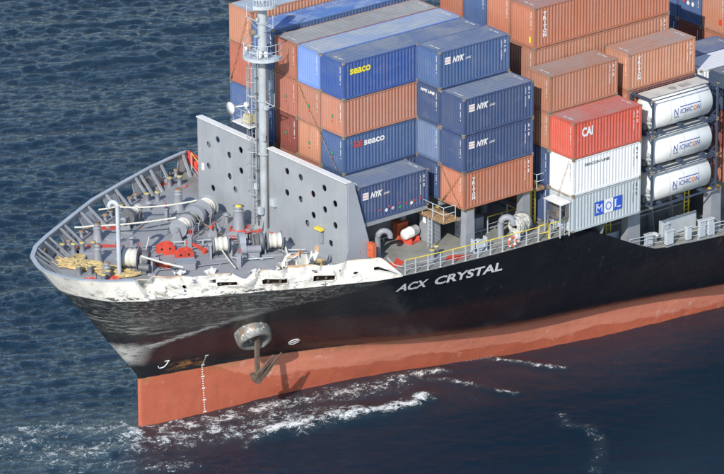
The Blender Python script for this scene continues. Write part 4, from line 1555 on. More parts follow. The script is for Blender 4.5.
# plank platform with rails at the foot of the near stacks
pf = thing('lashing_platform', 'rusty plank lashing platform with rails beside orange lettered container', 'platform', (-0.75, 0.35, -0.62))
for i in range(6):
    mb = MB()
    mb.box((0.08 + i * 0.22 - 0.6, 1.75, 0), (0.2, 3.4, 0.05))
    mb.obj('plank', MT['wood'], pf)
mb = MB()
for y in (0.06, 3.44):
    mb.box((0.0, y, -0.09), (1.32, 0.06, 0.12))
mb.box((-0.62, 1.75, -0.09), (0.06, 3.3, 0.12))
mb.obj('frame', MT['brownrust'], pf)
mb = MB()
for p in ((-0.62, 0.06), (-0.62, 1.2), (-0.62, 2.3), (-0.62, 3.44), (0.4, 0.06), (0.4, 3.44)):
    mb.cyl((*p, 0), (*p, 1.0), 0.03, n=6)
for z in (0.5, 1.0):
    mb.tube([(0.4, 0.06, z), (-0.62, 0.06, z), (-0.62, 3.44, z), (0.4, 3.44, z)], 0.025, 5)
mb.obj('guard_rail', MT['lightgrey'], pf)
mb = MB()
for s_ in (1.2, 1.6):
    mb.box((-0.7, s_, -1.15), (0.05, 0.05, 2.2))
for i in range(7):
    mb.cyl((-0.7, 1.2, -2.1 + i * 0.3), (-0.7, 1.6, -2.1 + i * 0.3), 0.02, n=5)
mb.obj('ladder', MT['lightgrey'], pf)

pf = thing('lashing_platform', 'narrow grey lashing platform at the front corner of the second bay', 'platform', (6.95, 0.2, -0.1))
mb = MB()
mb.box((0, 1.2, 0), (0.7, 2.3, 0.06))
mb.box((0, 0.05, -0.1), (0.7, 0.06, 0.14))
mb.obj('deck_plate', MT['brownrust'], pf)
mb = MB()
for y in (0.06, 1.1, 2.2):
    mb.cyl((-0.33, y, 0), (-0.33, y, 1.0), 0.028, n=6)
for z in (0.5, 1.0):
    mb.tube([(0.3, 0.06, z), (-0.33, 0.06, z), (-0.33, 2.25, z)], 0.025, 5)
mb.obj('guard_rail', MT['lightgrey'], pf)

# open shelter in front of the grey lettered container
sh = thing('deck_shelter', 'small open-fronted grey shelter with white roof before the grey lettered container', 'shelter', (6.95, -1.45, DECK))
mb = MB()
mb.prism([(-0.45, 2.35), (0.42, 2.4), (0.42, 2.5), (-0.5, 2.42)], -0.95, 0.85, 'Y')
mb.obj('roof', MT['white'], sh)
mb = MB()
mb.box((0.38, -0.05, 1.85), (0.04, 1.6, 1.05))
mb.box((0.0, -0.05, 1.32), (0.8, 1.6, 0.05))
for y in (-0.86, 0.76):
    mb.box((0.2, y, 1.84), (0.36, 0.03, 1.0))
mb.obj('back_panel', MT['darkgrey'], sh)
for p in ((-0.4, -0.85), (-0.4, 0.75), (0.4, -0.85), (0.4, 0.75)):
    mb = MB()
    mb.box((*p, 1.18), (0.07, 0.07, 2.34))
    mb.obj('leg', MT['lightgrey'], sh)
mb = MB()
mb.box((-0.1, -0.45, 1.6), (0.3, 0.3, 0.5))
mb.obj('hose_reel', MT['rustymetal'], sh)


# ------------------------------------------------------------------ guard rails
def railing(pts, label, h=1.05, posts=1.25, top='yellow', wires=(0.35, 0.7), tz=None):
    p0 = Vector(pts[0])
    t = thing('guard_railing', label, 'railing', p0)
    P_ = [Vector(p) - p0 for p in pts]
    for z, mt, r_ in [(h, top, 0.034)] + [(w, 'lightgrey', 0.02) for w in wires]:
        mb_ = MB()
        mb_.tube([p + Vector((0, 0, z)) for p in P_], r_, 6)
        mb_.obj('rail' if z == h else 'wire', MT[mt], t)
    first = None
    for a, b in zip(P_[:-1], P_[1:]):
        n_ = max(1, round((b - a).length / posts))
        for i in range(n_ + (b is P_[-1])):
            p = a + (b - a) * (i / n_)
            if first is None:
                mb_ = MB()
                mb_.box((0, 0, h / 2), (0.07, 0.05, h))
                mb_.box((0, 0, 0.02), (0.14, 0.12, 0.04))
                first = mb_.mesh('post', MT['lightgrey'])
            o = link('post', first, t)
            o.location = p
    return t


edge = [port(x, DECK, -0.14) for x in (-5.7, -4.9, -3, -1, 1, 3, 5)]
railing([p + Vector((0, 0, 0.004)) for p in edge], 'yellow-topped guard railing along the port deck edge above the ship name')
edge = [port(x, DECK, -0.14) for x in (6.0, 7.2, 8.3)]
railing([p + Vector((0, 0, 0.004)) for p in edge], 'short yellow-topped railing by the shelter', posts=0.9)
g = thing('boarding_gate', 'yellow tubular boarding gate in the port railing', 'gate', (5.05, port(5.05, DECK).y + 0.14, DECK))
mb = MB()
mb.tube([(0, 0, 0.02), (0, 0, 1.12), (0.85, 0.0, 1.12), (0.85, 0, 0.02)], 0.05, 6)
mb.obj('frame', MT['yellow'], g)
mb = MB()
mb.tube([(0.0, 0, 0.55), (0.85, 0, 0.5)], 0.035, 6)
mb.obj('crossbar', MT['yellow'], g)
edge = [port(x, -6.0, -0.3) for x in (13.6, 15, 17, 19, 21.5, 24)]
railing([p + Vector((0, 0, 0.004)) for p in edge], 'grey guard railing along the lower deck edge', top='lightgrey', posts=1.6, h=0.95)
railing([(3.4, 1.55, DECK), (5.9, 1.55, DECK), (5.9, 2.5, DECK)], 'yellow railing beside the hose bundle under the front containers', h=1.15, top='yellow', posts=1.2, wires=(0.6,))
railing([(-5.55, YC + 11.75, DECK), (-6.4, YC + 9.6, DECK + 0.0), (-7.3, YC + 7.9, DECK)], 'yellow-topped railing from starboard bulwark to breakwater', h=1.6, posts=1.6)
railing([(7.3, -0.2, Z2 - 0.0), (7.3, -1.0, Z2 - 0.0)], 'short railing between shelter and grey lettered container', h=1.0, posts=0.8)

# ------------------------------------------------------------------ winches and windlasses
def drum(parent, y0, y1, R, z, name='rope_drum', mat='rope'):
    """rope wound on a barrel along local y, flanges at both ends"""
    mb_ = MB()
    n_ = max(6, int((y1 - y0) / 0.07))
    prof = [(0.1, y0)]
    for i in range(n_):
        a = y0 + (y1 - y0) * i / n_
        b = (y1 - y0) / n_
        rr = R * (0.93 + 0.05 * math.sin(i * 1.3))
        prof += [(rr * 0.965, a + b * 0.05), (rr, a + b * 0.5), (rr * 0.965, a + b * 0.95)]
    prof.append((0.1, y1))
    mb_.lathe(prof, (0, 0, z), 'Y', 22)
    d = mb_.obj(name, MT[mat], parent)
    for y in (y0 - 0.05, y1 + 0.05):
        mb_ = MB()
        mb_.cyl((0, y - 0.025, z), (0, y + 0.025, z), R * 1.16, n=24)
        mb_.torus((0, y, z), R * 1.16, 0.03, 'Y', 24, 5)
        mb_.obj('flange', MT['grey'], d)
    return d


def support(parent, y, z, w=0.5):
    mb_ = MB()
    mb_.prism([(-w, 0.0), (w, 0.0), (0.16, z + 0.12), (-0.16, z + 0.12)], y - 0.06, y + 0.06, 'Y')
    mb_.cyl((0, y - 0.14, z), (0, y + 0.14, z), 0.17, n=12)
    mb_.obj('bearing_stand', MT['grey'], parent)


def handwheel(parent, p, r_, axis='X', mat='red'):
    mb_ = MB()
    mb_.torus(p, r_, 0.035, axis, 16, 5)
    for a in (0, math.pi / 3, 2 * math.pi / 3):
        u_ = Vector((0, math.cos(a), math.sin(a))) if axis == 'X' else Vector((math.cos(a), 0, math.sin(a)))
        if axis == 'Z':
            u_ = Vector((math.cos(a), math.sin(a), 0))
        mb_.cyl(Vector(p) - u_ * r_, Vector(p) + u_ * r_, 0.022, n=5)
    mb_.obj('brake_wheel', MT[mat], parent)


def windlass(x, y, rz, label, big=1.0, wm='red'):
    t = thing('anchor_windlass', label, 'windlass', (x, y, DECK), rz, 'anchor windlasses')
    t.scale = (0.88, 1.0, 0.86)
    zc = 1.05
    mb_ = MB()
    for xx in (-0.55, 0.55):
        mb_.box((xx, 0, 0.07), (0.22, 4.6, 0.14))
    for yy in (-2.1, -0.9, 0.3, 1.2, 2.1):
        mb_.box((0, yy, 0.06), (1.0, 0.2, 0.1))
    mb_.obj('bed_frame', MT['grey'], t)
    mb_ = MB()
    mb_.cyl((0, -2.5, zc), (0, 2.6, zc), 0.1, n=12)
    mb_.obj('shaft', MT['darkgrey'], t)
    drum(t, 1.35, 2.25, 0.62, zc)
    drum(t, -2.3, -1.4, 0.5 * big + 0.1, zc)
    for yy in (-2.55, -1.15, 0.0, 1.1, 2.5):
        support(t, yy, zc)
    # chain wheel and brake drum
    mb_ = MB()
    mb_.lathe([(0.15, 0.25), (0.62, 0.27), (0.66, 0.34), (0.5, 0.42), (0.44, 0.5), (0.5, 0.58), (0.66, 0.66), (0.62, 0.73), (0.15, 0.75)], (0, 0, zc), 'Y', 12, smooth=False)
    gw = mb_.obj('chain_wheel', MT['darkgrey'], t)
    mb_ = MB()
    mb_.cyl((0, 0.78, zc), (0, 1.02, zc), 0.72, n=28)
    mb_.obj('brake_drum', MT['grey'], t)
    mb_ = MB()
    mb_.lathe([(0.75, 0.8), (0.78, 0.82), (0.78, 0.98), (0.75, 1.0)], (0, 0, zc), 'Y', 28)
    mb_.obj('brake_band', MT['darkgrey'], t)
    # gear case and motor
    mb_ = MB()
    mb_.cyl((0, -0.62, zc), (0, -0.2, zc), 0.82, n=28)
    mb_.cyl((0.7, -0.6, zc * 0.75), (0.7, -0.22, zc * 0.75), 0.5, n=22)
    mb_.box((0.35, -0.41, zc * 0.55), (1.3, 0.4, 0.9))
    mb_.obj('gear_case', MT['grey'], t)
    mb_ = MB()
    mb_.cyl((0.85, -0.2, 0.78), (0.85, 0.75, 0.78), 0.3, n=16)
    for i in range(6):
        mb_.torus((0.85, -0.05 + i * 0.14, 0.78), 0.3, 0.02, 'Y', 16, 4)
    mb_.box((0.85, 0.25, 0.28), (0.5, 0.8, 0.55))
    mb_.obj('hydraulic_motor', MT['grey'], t)
    for (yy, h_) in ((0.9, 1.15), (-0.95, 1.0), (1.75, 1.05)):
        handwheel(t, (-1.15, yy, h_), 0.22, 'X', wm)
        mb_ = MB()
        mb_.cyl((-1.15, yy, h_), (-0.55, yy, h_ - 0.2), 0.04, n=6)
        mb_.cyl((-0.95, yy, 0.0), (-0.95, yy, h_ - 0.05), 0.05, n=6)
        mb_.obj('brake_spindle', MT['grey'], t)
    # chain, stopper and spurling pipe
    mb_ = MB()
    pathc = [(0.45, 0.5, 0.25), (0.55, 0.5, 0.9), (0.25, 0.5, 1.42), (-0.25, 0.5, 1.5), (-0.7, 0.5, 1.2), (-1.5, 0.5, 0.75), (-2.3, 0.5, 0.45), (-3.1, 0.5, 0.12)]
    for a, b in zip(pathc[:-1], pathc[1:]):
        a, b = Vector(a), Vector(b)
        n_ = max(2, int((b - a).length / 0.2))
        for i in range(n_):
            p = a + (b - a) * ((i + 0.5) / n_)
            d = (b - a).normalized() * 0.13
            s_ = Vector((0, 0.07, 0)) if i % 2 else Vector((0.04, 0, 0.07))
            mb_.tube([p - d, p - d * 0.5 + s_, p + d * 0.5 + s_, p + d, p + d * 0.5 - s_, p - d * 0.5 - s_, p - d], 0.035, 5)
    mb_.obj('anchor_chain', MT['rustymetal'], t)
    mb_ = MB()
    mb_.box((-2.1, 0.5, 0.22), (0.8, 0.75, 0.4))
    mb_.prism([(-2.5, 0.4), (-1.8, 0.4), (-2.0, 0.95), (-2.3, 0.95)], 0.12, 0.26, 'Y')
    mb_.prism([(-2.5, 0.4), (-1.8, 0.4), (-2.0, 0.95), (-2.3, 0.95)], 0.74, 0.88, 'Y')
    mb_.obj('chain_stopper', MT['grey'], t)
    mb_ = MB()
    mb_.tube([(-1.9, 0.0, 1.0), (-2.1, 0.5, 1.05), (-2.2, 1.1, 1.0)], 0.06, 6)
    mb_.box((-2.2, 1.15, 1.05), (0.22, 0.25, 0.22))
    mb_.obj('stopper_bar', MT['red'], t)
    mb_ = MB()
    mb_.tube([(-0.6, -1.2, 0.25), (0.9, -1.2, 0.25), (1.4, -0.6, 0.2), (1.4, 1.5, 0.2)], 0.05, 6)
    mb_.tube([(-0.4, 0.15, 0.2), (1.2, 0.15, 0.3), (1.7, 0.8, 0.2)], 0.035, 6)
    mb_.obj('hydraulic_pipe', MT['lightgrey'], t)
    return t


windlass(-11.6, 8.55, math.radians(62) + math.pi, 'port anchor windlass with two white rope drums nearest the mast')
windlass(-11.75, 14.5, math.radians(-62) + math.pi, 'starboard anchor windlass with two white rope drums toward the far bulwark', 1.35, 'grey')


def mooring_winch(x, y, rz, label, R=0.6):
    t = thing('mooring_winch', label, 'winch', (x, y, DECK), rz, 'mooring winches')
    zc = 0.95
    mb_ = MB()
    mb_.box((0, 0.1, 0.07), (1.3, 2.6, 0.13))
    mb_.obj('bed_frame', MT['grey'], t)
    mb_ = MB()
    mb_.cyl((0, -1.2, zc), (0, 1.3, zc), 0.09, n=10)
    mb_.obj('shaft', MT['darkgrey'], t)
    drum(t, -0.95, 0.05, R, zc)
    for yy in (-1.15, 0.28, 1.05):
        support(t, yy, zc, 0.42)
    mb_ = MB()
    mb_.cyl((0, 0.42, zc), (0, 0.82, zc), 0.55, n=22)
    mb_.box((0.4, 0.62, 0.5), (0.8, 0.38, 0.75))
    mb_.obj('gear_case', MT['darkgrey'], t)
    mb_ = MB()
    mb_.lathe([(0.05, 1.15), (0.22, 1.17), (0.16, 1.3), (0.2, 1.45), (0.26, 1.5), (0.05, 1.52)], (0, 0, zc), 'Y', 14)
    mb_.obj('warping_head', MT['grey'], t)
    mb_ = MB()
    mb_.cyl((0.75, 0.3, 0.62), (0.75, 1.0, 0.62), 0.24, n=14)
    mb_.obj('hydraulic_motor', MT['darkgrey'], t)
    handwheel(t, (-0.75, 0.2, 0.95), 0.24, 'X', 'darkgrey')
    return t


mooring_winch(-19.1, 10.75, math.radians(40) + math.pi, 'single mooring winch with white rope drum near the bow', 0.66)
mooring_winch(-14.6, 17.6, math.radians(-60) + math.pi, 'small grey mooring winch among red patches by far bulwark', 0.3)

# ------------------------------------------------------------------ bollards, rollers, pipes, boxes
def bollard(x, y, rz, label, h=0.72, r_=0.17, gap=0.75, z=DECK):
    t = thing('twin_bollard', label, 'bollard', (x, y, z), rz, 'twin bollards on deck')
    mb_ = MB()
    mb_.box((0, 0, 0.05), (0.62, gap + 0.75, 0.1))
    mb_.obj('base_plate', MT['grey'], t)
    for s_ in (-gap / 2, gap / 2):
        mb_ = MB()
        mb_.lathe([(r_, 0.1), (r_, h - 0.1), (r_ * 1.15, h - 0.08), (r_ * 1.15, h)], (0, s_, 0), 'Z', 16)
        p = mb_.obj('post', MT['grey'], t)
        mb_ = MB()
        mb_.lathe([(r_ * 1.15, h), (r_ * 1.1, h + 0.05), (0.0, h + 0.06)], (0, s_, 0), 'Z', 16)
        mb_.obj('cap', MT['bcap'], p)
    return t


for (x, y, a, lab) in ((-22.3, 12.3, 60, 'twin bollard standing in the tan rope heap at the bow'),
                       (-20.9, 16.2, 55, 'twin bollard nearest the bow along the far bulwark'),
                       (-19.7, 15.6, 60, 'twin bollard beside a red patch behind the tan rope heap'),
                       (-10.9, 20.4, 70, 'twin bollard by the far bulwark close to breakwater'),
                       (-14.3, 20.0, 62, 'twin bollard midway along the far bulwark'),
                       (-7.9, 21.9, 75, 'twin bollard beside the red end bracket of the far bulwark'),
                       (-2.3, 0.25, -60, 'twin bollard between red patches above the ship name'),
                       (-21.9, 10.4, -60, 'twin bollard inside the near bulwark by the bow tip')):
    bollard(x, y, math.radians(a), lab)


def pedestal_roller(x, y, label, h=0.95, r_=0.3, red=False):
    t = thing('pedestal_roller', label, 'fairlead', (x, y, DECK), 0, 'pedestal roller fairleads')
    mb_ = MB()
    mb_.lathe([(r_ * 1.25, 0.0), (r_ * 1.2, 0.1), (r_, 0.2), (r_ * 0.82, h * 0.8), (r_ * 0.82, h)], (0, 0, 0), 'Z', 18)
    mb_.obj('pedestal', MT['grey'], t)
    mb_ = MB()
    mb_.lathe([(r_ * 0.95, h), (r_ * 0.7, h + 0.08), (r_ * 0.7, h + 0.2), (r_ * 0.95, h + 0.28), (0.05, h + 0.3)], (0, 0, 0), 'Z', 18)
    mb_.obj('roller', MT['grey'], t)
    mb_ = MB()
    mb_.lathe([(r_ * 0.55, h + 0.3), (r_ * 0.5, h + 0.36), (0.0, h + 0.37)], (0, 0, 0), 'Z', 14)
    mb_.obj('roller_cap', MT['brownrust' if not red else 'yellow'], t)
    if red:
        mb_ = MB()
        mb_.lathe([(r_ * 1.5, 0.0), (r_ * 1.5, 0.16), (r_ * 1.2, 0.17)], (0, 0, 0), 'Z', 18)
        mb_.obj('skirt', MT['red'], t)


pedestal_roller(-20.2, 13.75, 'grey pedestal roller behind the tan rope heap')
pedestal_roller(-18.0, 16.9, 'grey pedestal roller by the red strip under white ropes')
pedestal_roller(-10.3, 18.2, 'grey pedestal roller between far windlass and bulwark', 1.15, 0.36)
pedestal_roller(-9.4, 12.5, 'tall grey pedestal roller with red skirt before the mast', 1.45, 0.42, True)
pedestal_roller(-10.1, 4.6, 'low pedestal roller beside the torn plating', 0.5, 0.28)
pedestal_roller(-21.4, 11.0, 'grey pedestal roller close to the near bulwark at the bow', 0.8)

# roller fairleads inside the starboard mooring ports
for (hs, lab) in ((7.4, 'first'), (10.0, 'second'), (13.4, 'third'), (16.95, 'fourth'), (22.3, 'fifth')):
    p = at_s(hs, 0.0)
    tdir = (at_s(hs + 0.1, 0) - at_s(hs - 0.1, 0)).normalized()
    nrm = Vector((tdir.y, -tdir.x, 0)).normalized()
    if nrm.y > 0:
        nrm = -nrm
    t = thing('roller_fairlead', f'tan-topped roller pair in the {lab} big port of far bulwark from bow', 'fairlead', p + nrm * 0.3 + Vector((0, 0, 0.0)), math.atan2(tdir.y, tdir.x), 'roller fairleads at the bulwark')
    mb = MB()
    mb.box((0, 0, 0.1), (1.3, 0.45, 0.2))
    mb.obj('base', MT['grey'], t)
    for s_ in (-0.4, 0.4):
        mb = MB()
        mb.lathe([(0.18, 0.2), (0.12, 0.28), (0.12, 0.5), (0.18, 0.58), (0.18, 0.62)], (s_, 0, 0), 'Z', 14)
        rr = mb.obj('roller', MT['grey'], t)
        mb = MB()
        mb.lathe([(0.18, 0.62), (0.16, 0.67), (0, 0.68)], (s_, 0, 0), 'Z', 14)
        mb.obj('roller_cap', MT['brownrust'], rr)
# rusty chocks in the two round eyes
for (hs, lab) in ((5.2, 'forward'), (19.3, 'aft')):
    p = at_s(hs, 0.5)
    t = thing('mooring_chock', f'rusty round mooring chock in the {lab} eye of far bulwark', 'chock', p, 0, 'round mooring chocks')
    mb = MB()
    tdir = (at_s(hs + 0.1, 0.5) - at_s(hs - 0.1, 0.5)).normalized()
    nrm = Vector((tdir.y, -tdir.x, 0)).normalized()
    if nrm.y > 0:
        nrm = -nrm
    ring = [tdir * (0.3 * math.cos(a)) + Vector((0, 0, 0.28 * math.sin(a))) + nrm * 0.12 for a in np.linspace(0, 2 * math.pi, 19)]
    mb.tube(ring, 0.09, 8)
    mb.obj('ring', MT['rustymetal'], t)


def gooseneck(x, y, z, h, r_, rz, label, drop=0.35, R=0.42, mat='grey'):
    t = thing('gooseneck_vent', label, 'vent', (x, y, z), rz, 'gooseneck vents')
    mb_ = MB()
    pth = [(0, 0, 0.0), (0, 0, h - R)] + [(R - R * math.cos(a), 0, h - R + R * math.sin(a)) for a in np.linspace(0.2, math.pi, 10)] + [(2 * R, 0, h - R - drop)]
    mb_.tube(pth, r_, 14)
    mb_.obj('pipe', MT[mat], t)
    mb_ = MB()
    mb_.cyl((0, 0, 0), (0, 0, 0.06), r_ * 1.6, n=16)
    mb_.obj('flange', MT[mat], t)


gooseneck(-4.95, 2.95, DECK, 1.75, 0.2, math.radians(-30), 'bent grey vent pipe behind the breakwater end', 0.1)
gooseneck(3.55, 0.35, DECK, 1.45, 0.22, math.radians(-35), 'bent grey vent pipe beside the hose bundle', 0.15)
gooseneck(-20.6, 10.72, DECK, 5.25, 0.15, math.radians(120), 'tall thin grey pipe mast with bent top near the bow', 0.15, 0.3, 'lightgrey')

# wound hose heap lashed on a low cradle
t = thing('hose_bundle', 'rounded bundle of pale grey hose beside the port railing', 'hose', (5.0, 0.05, DECK), math.radians(20))
mb = MB()
rng = random.Random(5)
for i in range(13):
    for j in range(3):
        rr = (0.42 + 0.12 * j) * (1.0 - 0.35 * abs(i - 6) / 6)
        mb.torus((-0.75 + i * 0.125 + rng.uniform(-0.02, 0.02), rng.uniform(-0.05, 0.05), 0.75 + rng.uniform(-0.04, 0.04)), rr, 0.066, 'X', 24, 6)
mb.obj('hose', paint('pale_hose', (0.46, 0.46, 0.42), 0.9, 0.35, 0.0, 4.0), t)
for xx in (-0.45, 0.4):
    mb = MB()
    mb.prism([(-0.5, 0.0), (0.5, 0.0), (0.55, 0.4), (0.3, 0.2), (-0.3, 0.2), (-0.55, 0.4)], xx - 0.05, xx + 0.05, 'X')
    mb.obj('cradle', MT['grey'], t)
for xx in (-0.45, 0.4):
    mb = MB()
    mb.torus((xx, 0, 0.75), 0.7, 0.02, 'X', 22, 5)
    mb.obj('strap', MT['darkgrey'], t)

# life raft canister, lockers
t = thing('life_raft', 'white life raft canister on an orange cradle beside orange lockers', 'life raft', (-1.7, 3.55, DECK), math.radians(15))
mb = MB()
mb.lathe([(0.0, -0.72), (0.3, -0.7), (0.37, -0.6), (0.38, -0.05), (0.4, -0.03), (0.4, 0.03), (0.38, 0.05), (0.37, 0.6), (0.3, 0.7), (0.0, 0.72)], (0, 0, 0.7), 'X', 22)
mb.obj('canister', MT['white'], t)
mb = MB()
for xx in (-0.4, 0.4):
    mb.prism([(-0.5, 0), (0.5, 0), (0.42, 0.45), (0.3, 0.36), (-0.3, 0.36), (-0.42, 0.45)], xx - 0.05, xx + 0.05, 'X')
mb.box((0, -0.4, 0.08), (1.0, 0.08, 0.12))
mb.obj('cradle', MT['red'], t)


def locker(x, y, z, sx_, sy_, sz, rz, mat, label, cat='locker', name='deck_locker'):
    t = thing(name, label, cat, (x, y, z), rz)
    mb_ = MB()
    mb_.box((0, 0, sz / 2), (sx_, sy_, sz - 0.02))
    b = mb_.obj('body', MT[mat], t)
    md = b.modifiers.new('b', 'BEVEL')
    md.width = 0.03
    mb_ = MB()
    mb_.box((0, 0, sz + 0.02), (sx_ * 1.06, sy_ * 1.06, 0.06))
    mb_.obj('lid', MT[mat], t)
    mb_ = MB()
    mb_.box((-sx_ / 2 - 0.02, 0, sz * 0.6), (0.04, sy_ * 0.25, 0.05))
    mb_.obj('handle', MT['darkgrey'], t)
    return t


locker(-1.75, 4.55, DECK, 0.9, 0.6, 1.15, 0, 'orange', 'orange box locker left of the white life raft')
locker(0.75, 4.55, DECK, 0.8, 0.5, 1.2, 0, 'orange', 'orange box locker between life raft and wide grey post')
locker(-6.3, 1.9, DECK + 0.55, 0.35, 0.6, 0.95, 0, 'orange', 'small orange fire box at the breakwater end', 'fire box', 'fire_box')
locker(-16.35, 9.15, DECK, 1.3, 0.9, 0.55, math.radians(-28), 'grey', 'low grey deck hatch box near the white bulwark', 'hatch', 'deck_hatch')
locker(3.1, 3.0 - 0.75, DECK, 0.7, 0.5, 1.0, 0, 'grey', 'grey electrical cabinet under the orange lettered container', 'cabinet', 'electrical_cabinet')
locker(1.6, 3.0 - 0.75, DECK, 0.6, 0.5, 1.2, 0, 'grey', 'taller grey cabinet under the orange lettered container', 'cabinet', 'electrical_cabinet')


def roller_box(x, y, rz, label):
    t = thing('chain_guide', label, 'chain guide', (x, y, DECK), rz, 'red chain guides')
    mb_ = MB()
    for s_ in (-0.3, 0.3):
        mb_.prism([(-0.6, 0.0), (0.6, 0.0), (0.6, 0.55), (0.3, 0.75), (-0.2, 0.72), (-0.6, 0.5)], s_ - 0.05, s_ + 0.05, 'Y')
    mb_.obj('cheek_plate', MT['red'], t)
    mb_ = MB()
    mb_.cyl((0.25, -0.25, 0.45), (0.25, 0.25, 0.45), 0.22, n=14)
    mb_.cyl((-0.3, -0.25, 0.4), (-0.3, 0.25, 0.4), 0.16, n=14)
    mb_.obj('roller', MT['red'], t)
    mb_ = MB()
    for xx in (-0.3, 0.25):
        mb_.cyl((xx, -0.37, 0.45), (xx, 0.37, 0.45), 0.08, n=10)
    mb_.obj('pin', MT['black'], t)


roller_box(-15.75, 12.2, math.radians(-25), 'red roller guide between the winches, farther of two')
roller_box(-15.4, 10.55, math.radians(-25), 'red roller guide beside the low grey hatch box')
t = thing('drift_pipe', 'orange pipe stub lying against the low grey hatch box', 'pipe', (-17.45, 10.1, DECK), math.radians(-75))
mb = MB()
mb.cyl((-0.5, 0, 0.24), (0.45, 0, 0.24), 0.16, n=14)
mb.obj('barrel', MT['orange'], t)
mb = MB()
for xx in (-0.5, 0.45):
    mb.cyl((xx - 0.04, 0, 0.24), (xx + 0.04, 0, 0.24), 0.22, n=14)
mb.obj('flange', MT['red'], t)
t = thing('securing_bar', 'long red securing bar lying between the two windlasses', 'bar', (-13.75, 11.4, DECK), math.radians(-88))
mb = MB()
mb.box((0, 0, 0.28), (2.1, 0.16, 0.16))
mb.obj('beam', MT['red'], t)
for xx in (-0.85, 0.85):
    mb = MB()
    mb.box((xx, 0, 0.11), (0.18, 0.26, 0.2))
    mb.obj('foot', MT['red'], t)
# frame with a dial seen on the railing (small davit winch)
t = thing('line_reel', 'small grey framed reel inside the railing above the ship name', 'reel', (0.75, -0.75, DECK), math.radians(-5))
mb = MB()
for xx in (-0.5, 0.5):
    mb.box((xx, 0, 0.5), (0.08, 0.4, 1.0))
mb.box((0, 0, 0.04), (1.08, 0.5, 0.08))
mb.obj('frame', MT['lightgrey'], t)
mb = MB()
mb.cyl((0, -0.2, 0.55), (0, 0.2, 0.55), 0.34, n=20)
mb.torus((0, -0.2, 0.55), 0.36, 0.05, 'Y', 20, 6)
mb.obj('drum', MT['lightgrey'], t)
# lifebuoy on the rail
t = thing('lifebuoy', 'orange and white lifebuoy hung on the port railing', 'lifebuoy', (2.75, port(2.75, DECK).y + 0.07, DECK + 0.55))
mb = MB()
mb.torus((0, 0, 0), 0.31, 0.075, 'Y', 24, 8)
mb.obj('ring', MT['orange'], t)
mb = MB()
for a in (0.78, 2.36, 3.92, 5.5):
    p = Vector((0.31 * math.cos(a), 0, 0.31 * math.sin(a)))
    d = Vector((-math.sin(a), 0, math.cos(a)))
    mb.cyl(p - d * 0.06, p + d * 0.06, 0.085, n=10)
mb.obj('band', MT['letter'], t)
t = locker(3.9, -0.95, DECK, 0.35, 0.35, 0.7, 0, 'white', 'small pale green-white canister box beside the lifebuoy', 'box', 'light_box')

# upright ventilator boxes and lamp on the lower deck
for i, (x, y, h_, w, lab) in enumerate(((15.3, -1.9, 0.95, 0.55, 'first'), (16.6, -2.55, 1.15, 0.6, 'second'), (17.4, -1.2, 1.0, 0.55, 'third'), (18.2, -2.75, 1.1, 0.4, 'fourth'), (19.3, -2.9, 1.3, 0.5, 'fifth'), (20.0, -3.0, 1.3, 0.45, 'sixth'))):
    y += 0.45
    t = thing('vent_box', f'upright pale grey vent box on the lower deck, {lab} from the broad post', 'vent', (x, y, -6.0), 0.0, 'vent boxes on the lower deck')
    mb = MB()
    mb.box((0, 0, h_ / 2 + 0.08), (w, 0.28, h_ - 0.16))
    mb.obj('body', MT['lightgrey'], t)
    mb = MB()
    mb.prism([(-0.2, h_), (0.2, h_), (0.16, h_ + 0.07), (-0.16, h_ + 0.07)], -w / 2 - 0.04, w / 2 + 0.04, 'X')
    mb.obj('hood', MT['lightgrey'], t)
    mb = MB()
    mb.box((0, 0, 0.04), (w + 0.12, 0.4, 0.08))
    mb.obj('foot', MT['grey'], t)
t = thing('mushroom_vent', 'round white mushroom vent on the lower deck under the tanks', 'vent', (16.3, -0.9, -6.0))
mb = MB()
mb.lathe([(0.2, 0), (0.2, 0.45), (0.36, 0.46), (0.34, 0.58), (0.2, 0.66), (0, 0.68)], (0, 0, 0), 'Z', 18)
mb.obj('cap', MT['white'], t)
t = thing('windbreak_panel', 'long pale grey panel along the lower deck under aft tank ends', 'panel', (18.6, -0.75, -6.0))
mb = MB()
mb.box((0, 0, 0.7), (3.4, 0.05, 1.25))
mb.obj('panel', MT['lightgrey'], t)
for xx in (-1.6, 0, 1.6):
    mb = MB()
    mb.box((xx, 0.07, 0.66), (0.08, 0.08, 1.32))
    mb.obj('post', MT['grey'], t)
t = thing('windbreak_panel', 'pale grey sloping panel under the grey lettered container', 'panel', (12.3, -0.35, -6.0))
mb = MB()
mb.prism([(-1.5, 0.05), (1.3, 0.05), (1.3, 1.35), (-0.6, 1.35)], -0.03, 0.03, 'Y')
mb.obj('panel', MT['lightgrey'], t)
mb = MB()
mb.box((0.9, 0.07, 0.66), (0.08, 0.08, 1.3))
mb.obj('post', MT['grey'], t)

# red warning patches painted on the deck
def patch(pts, label):
    mb_ = MB()
    mb_.add([(x, y, DECK + 0.009) for x, y in pts], [tuple(range(len(pts)))])
    return tag(mb_.obj('red_deck_marking', MT['red'], ship), label)


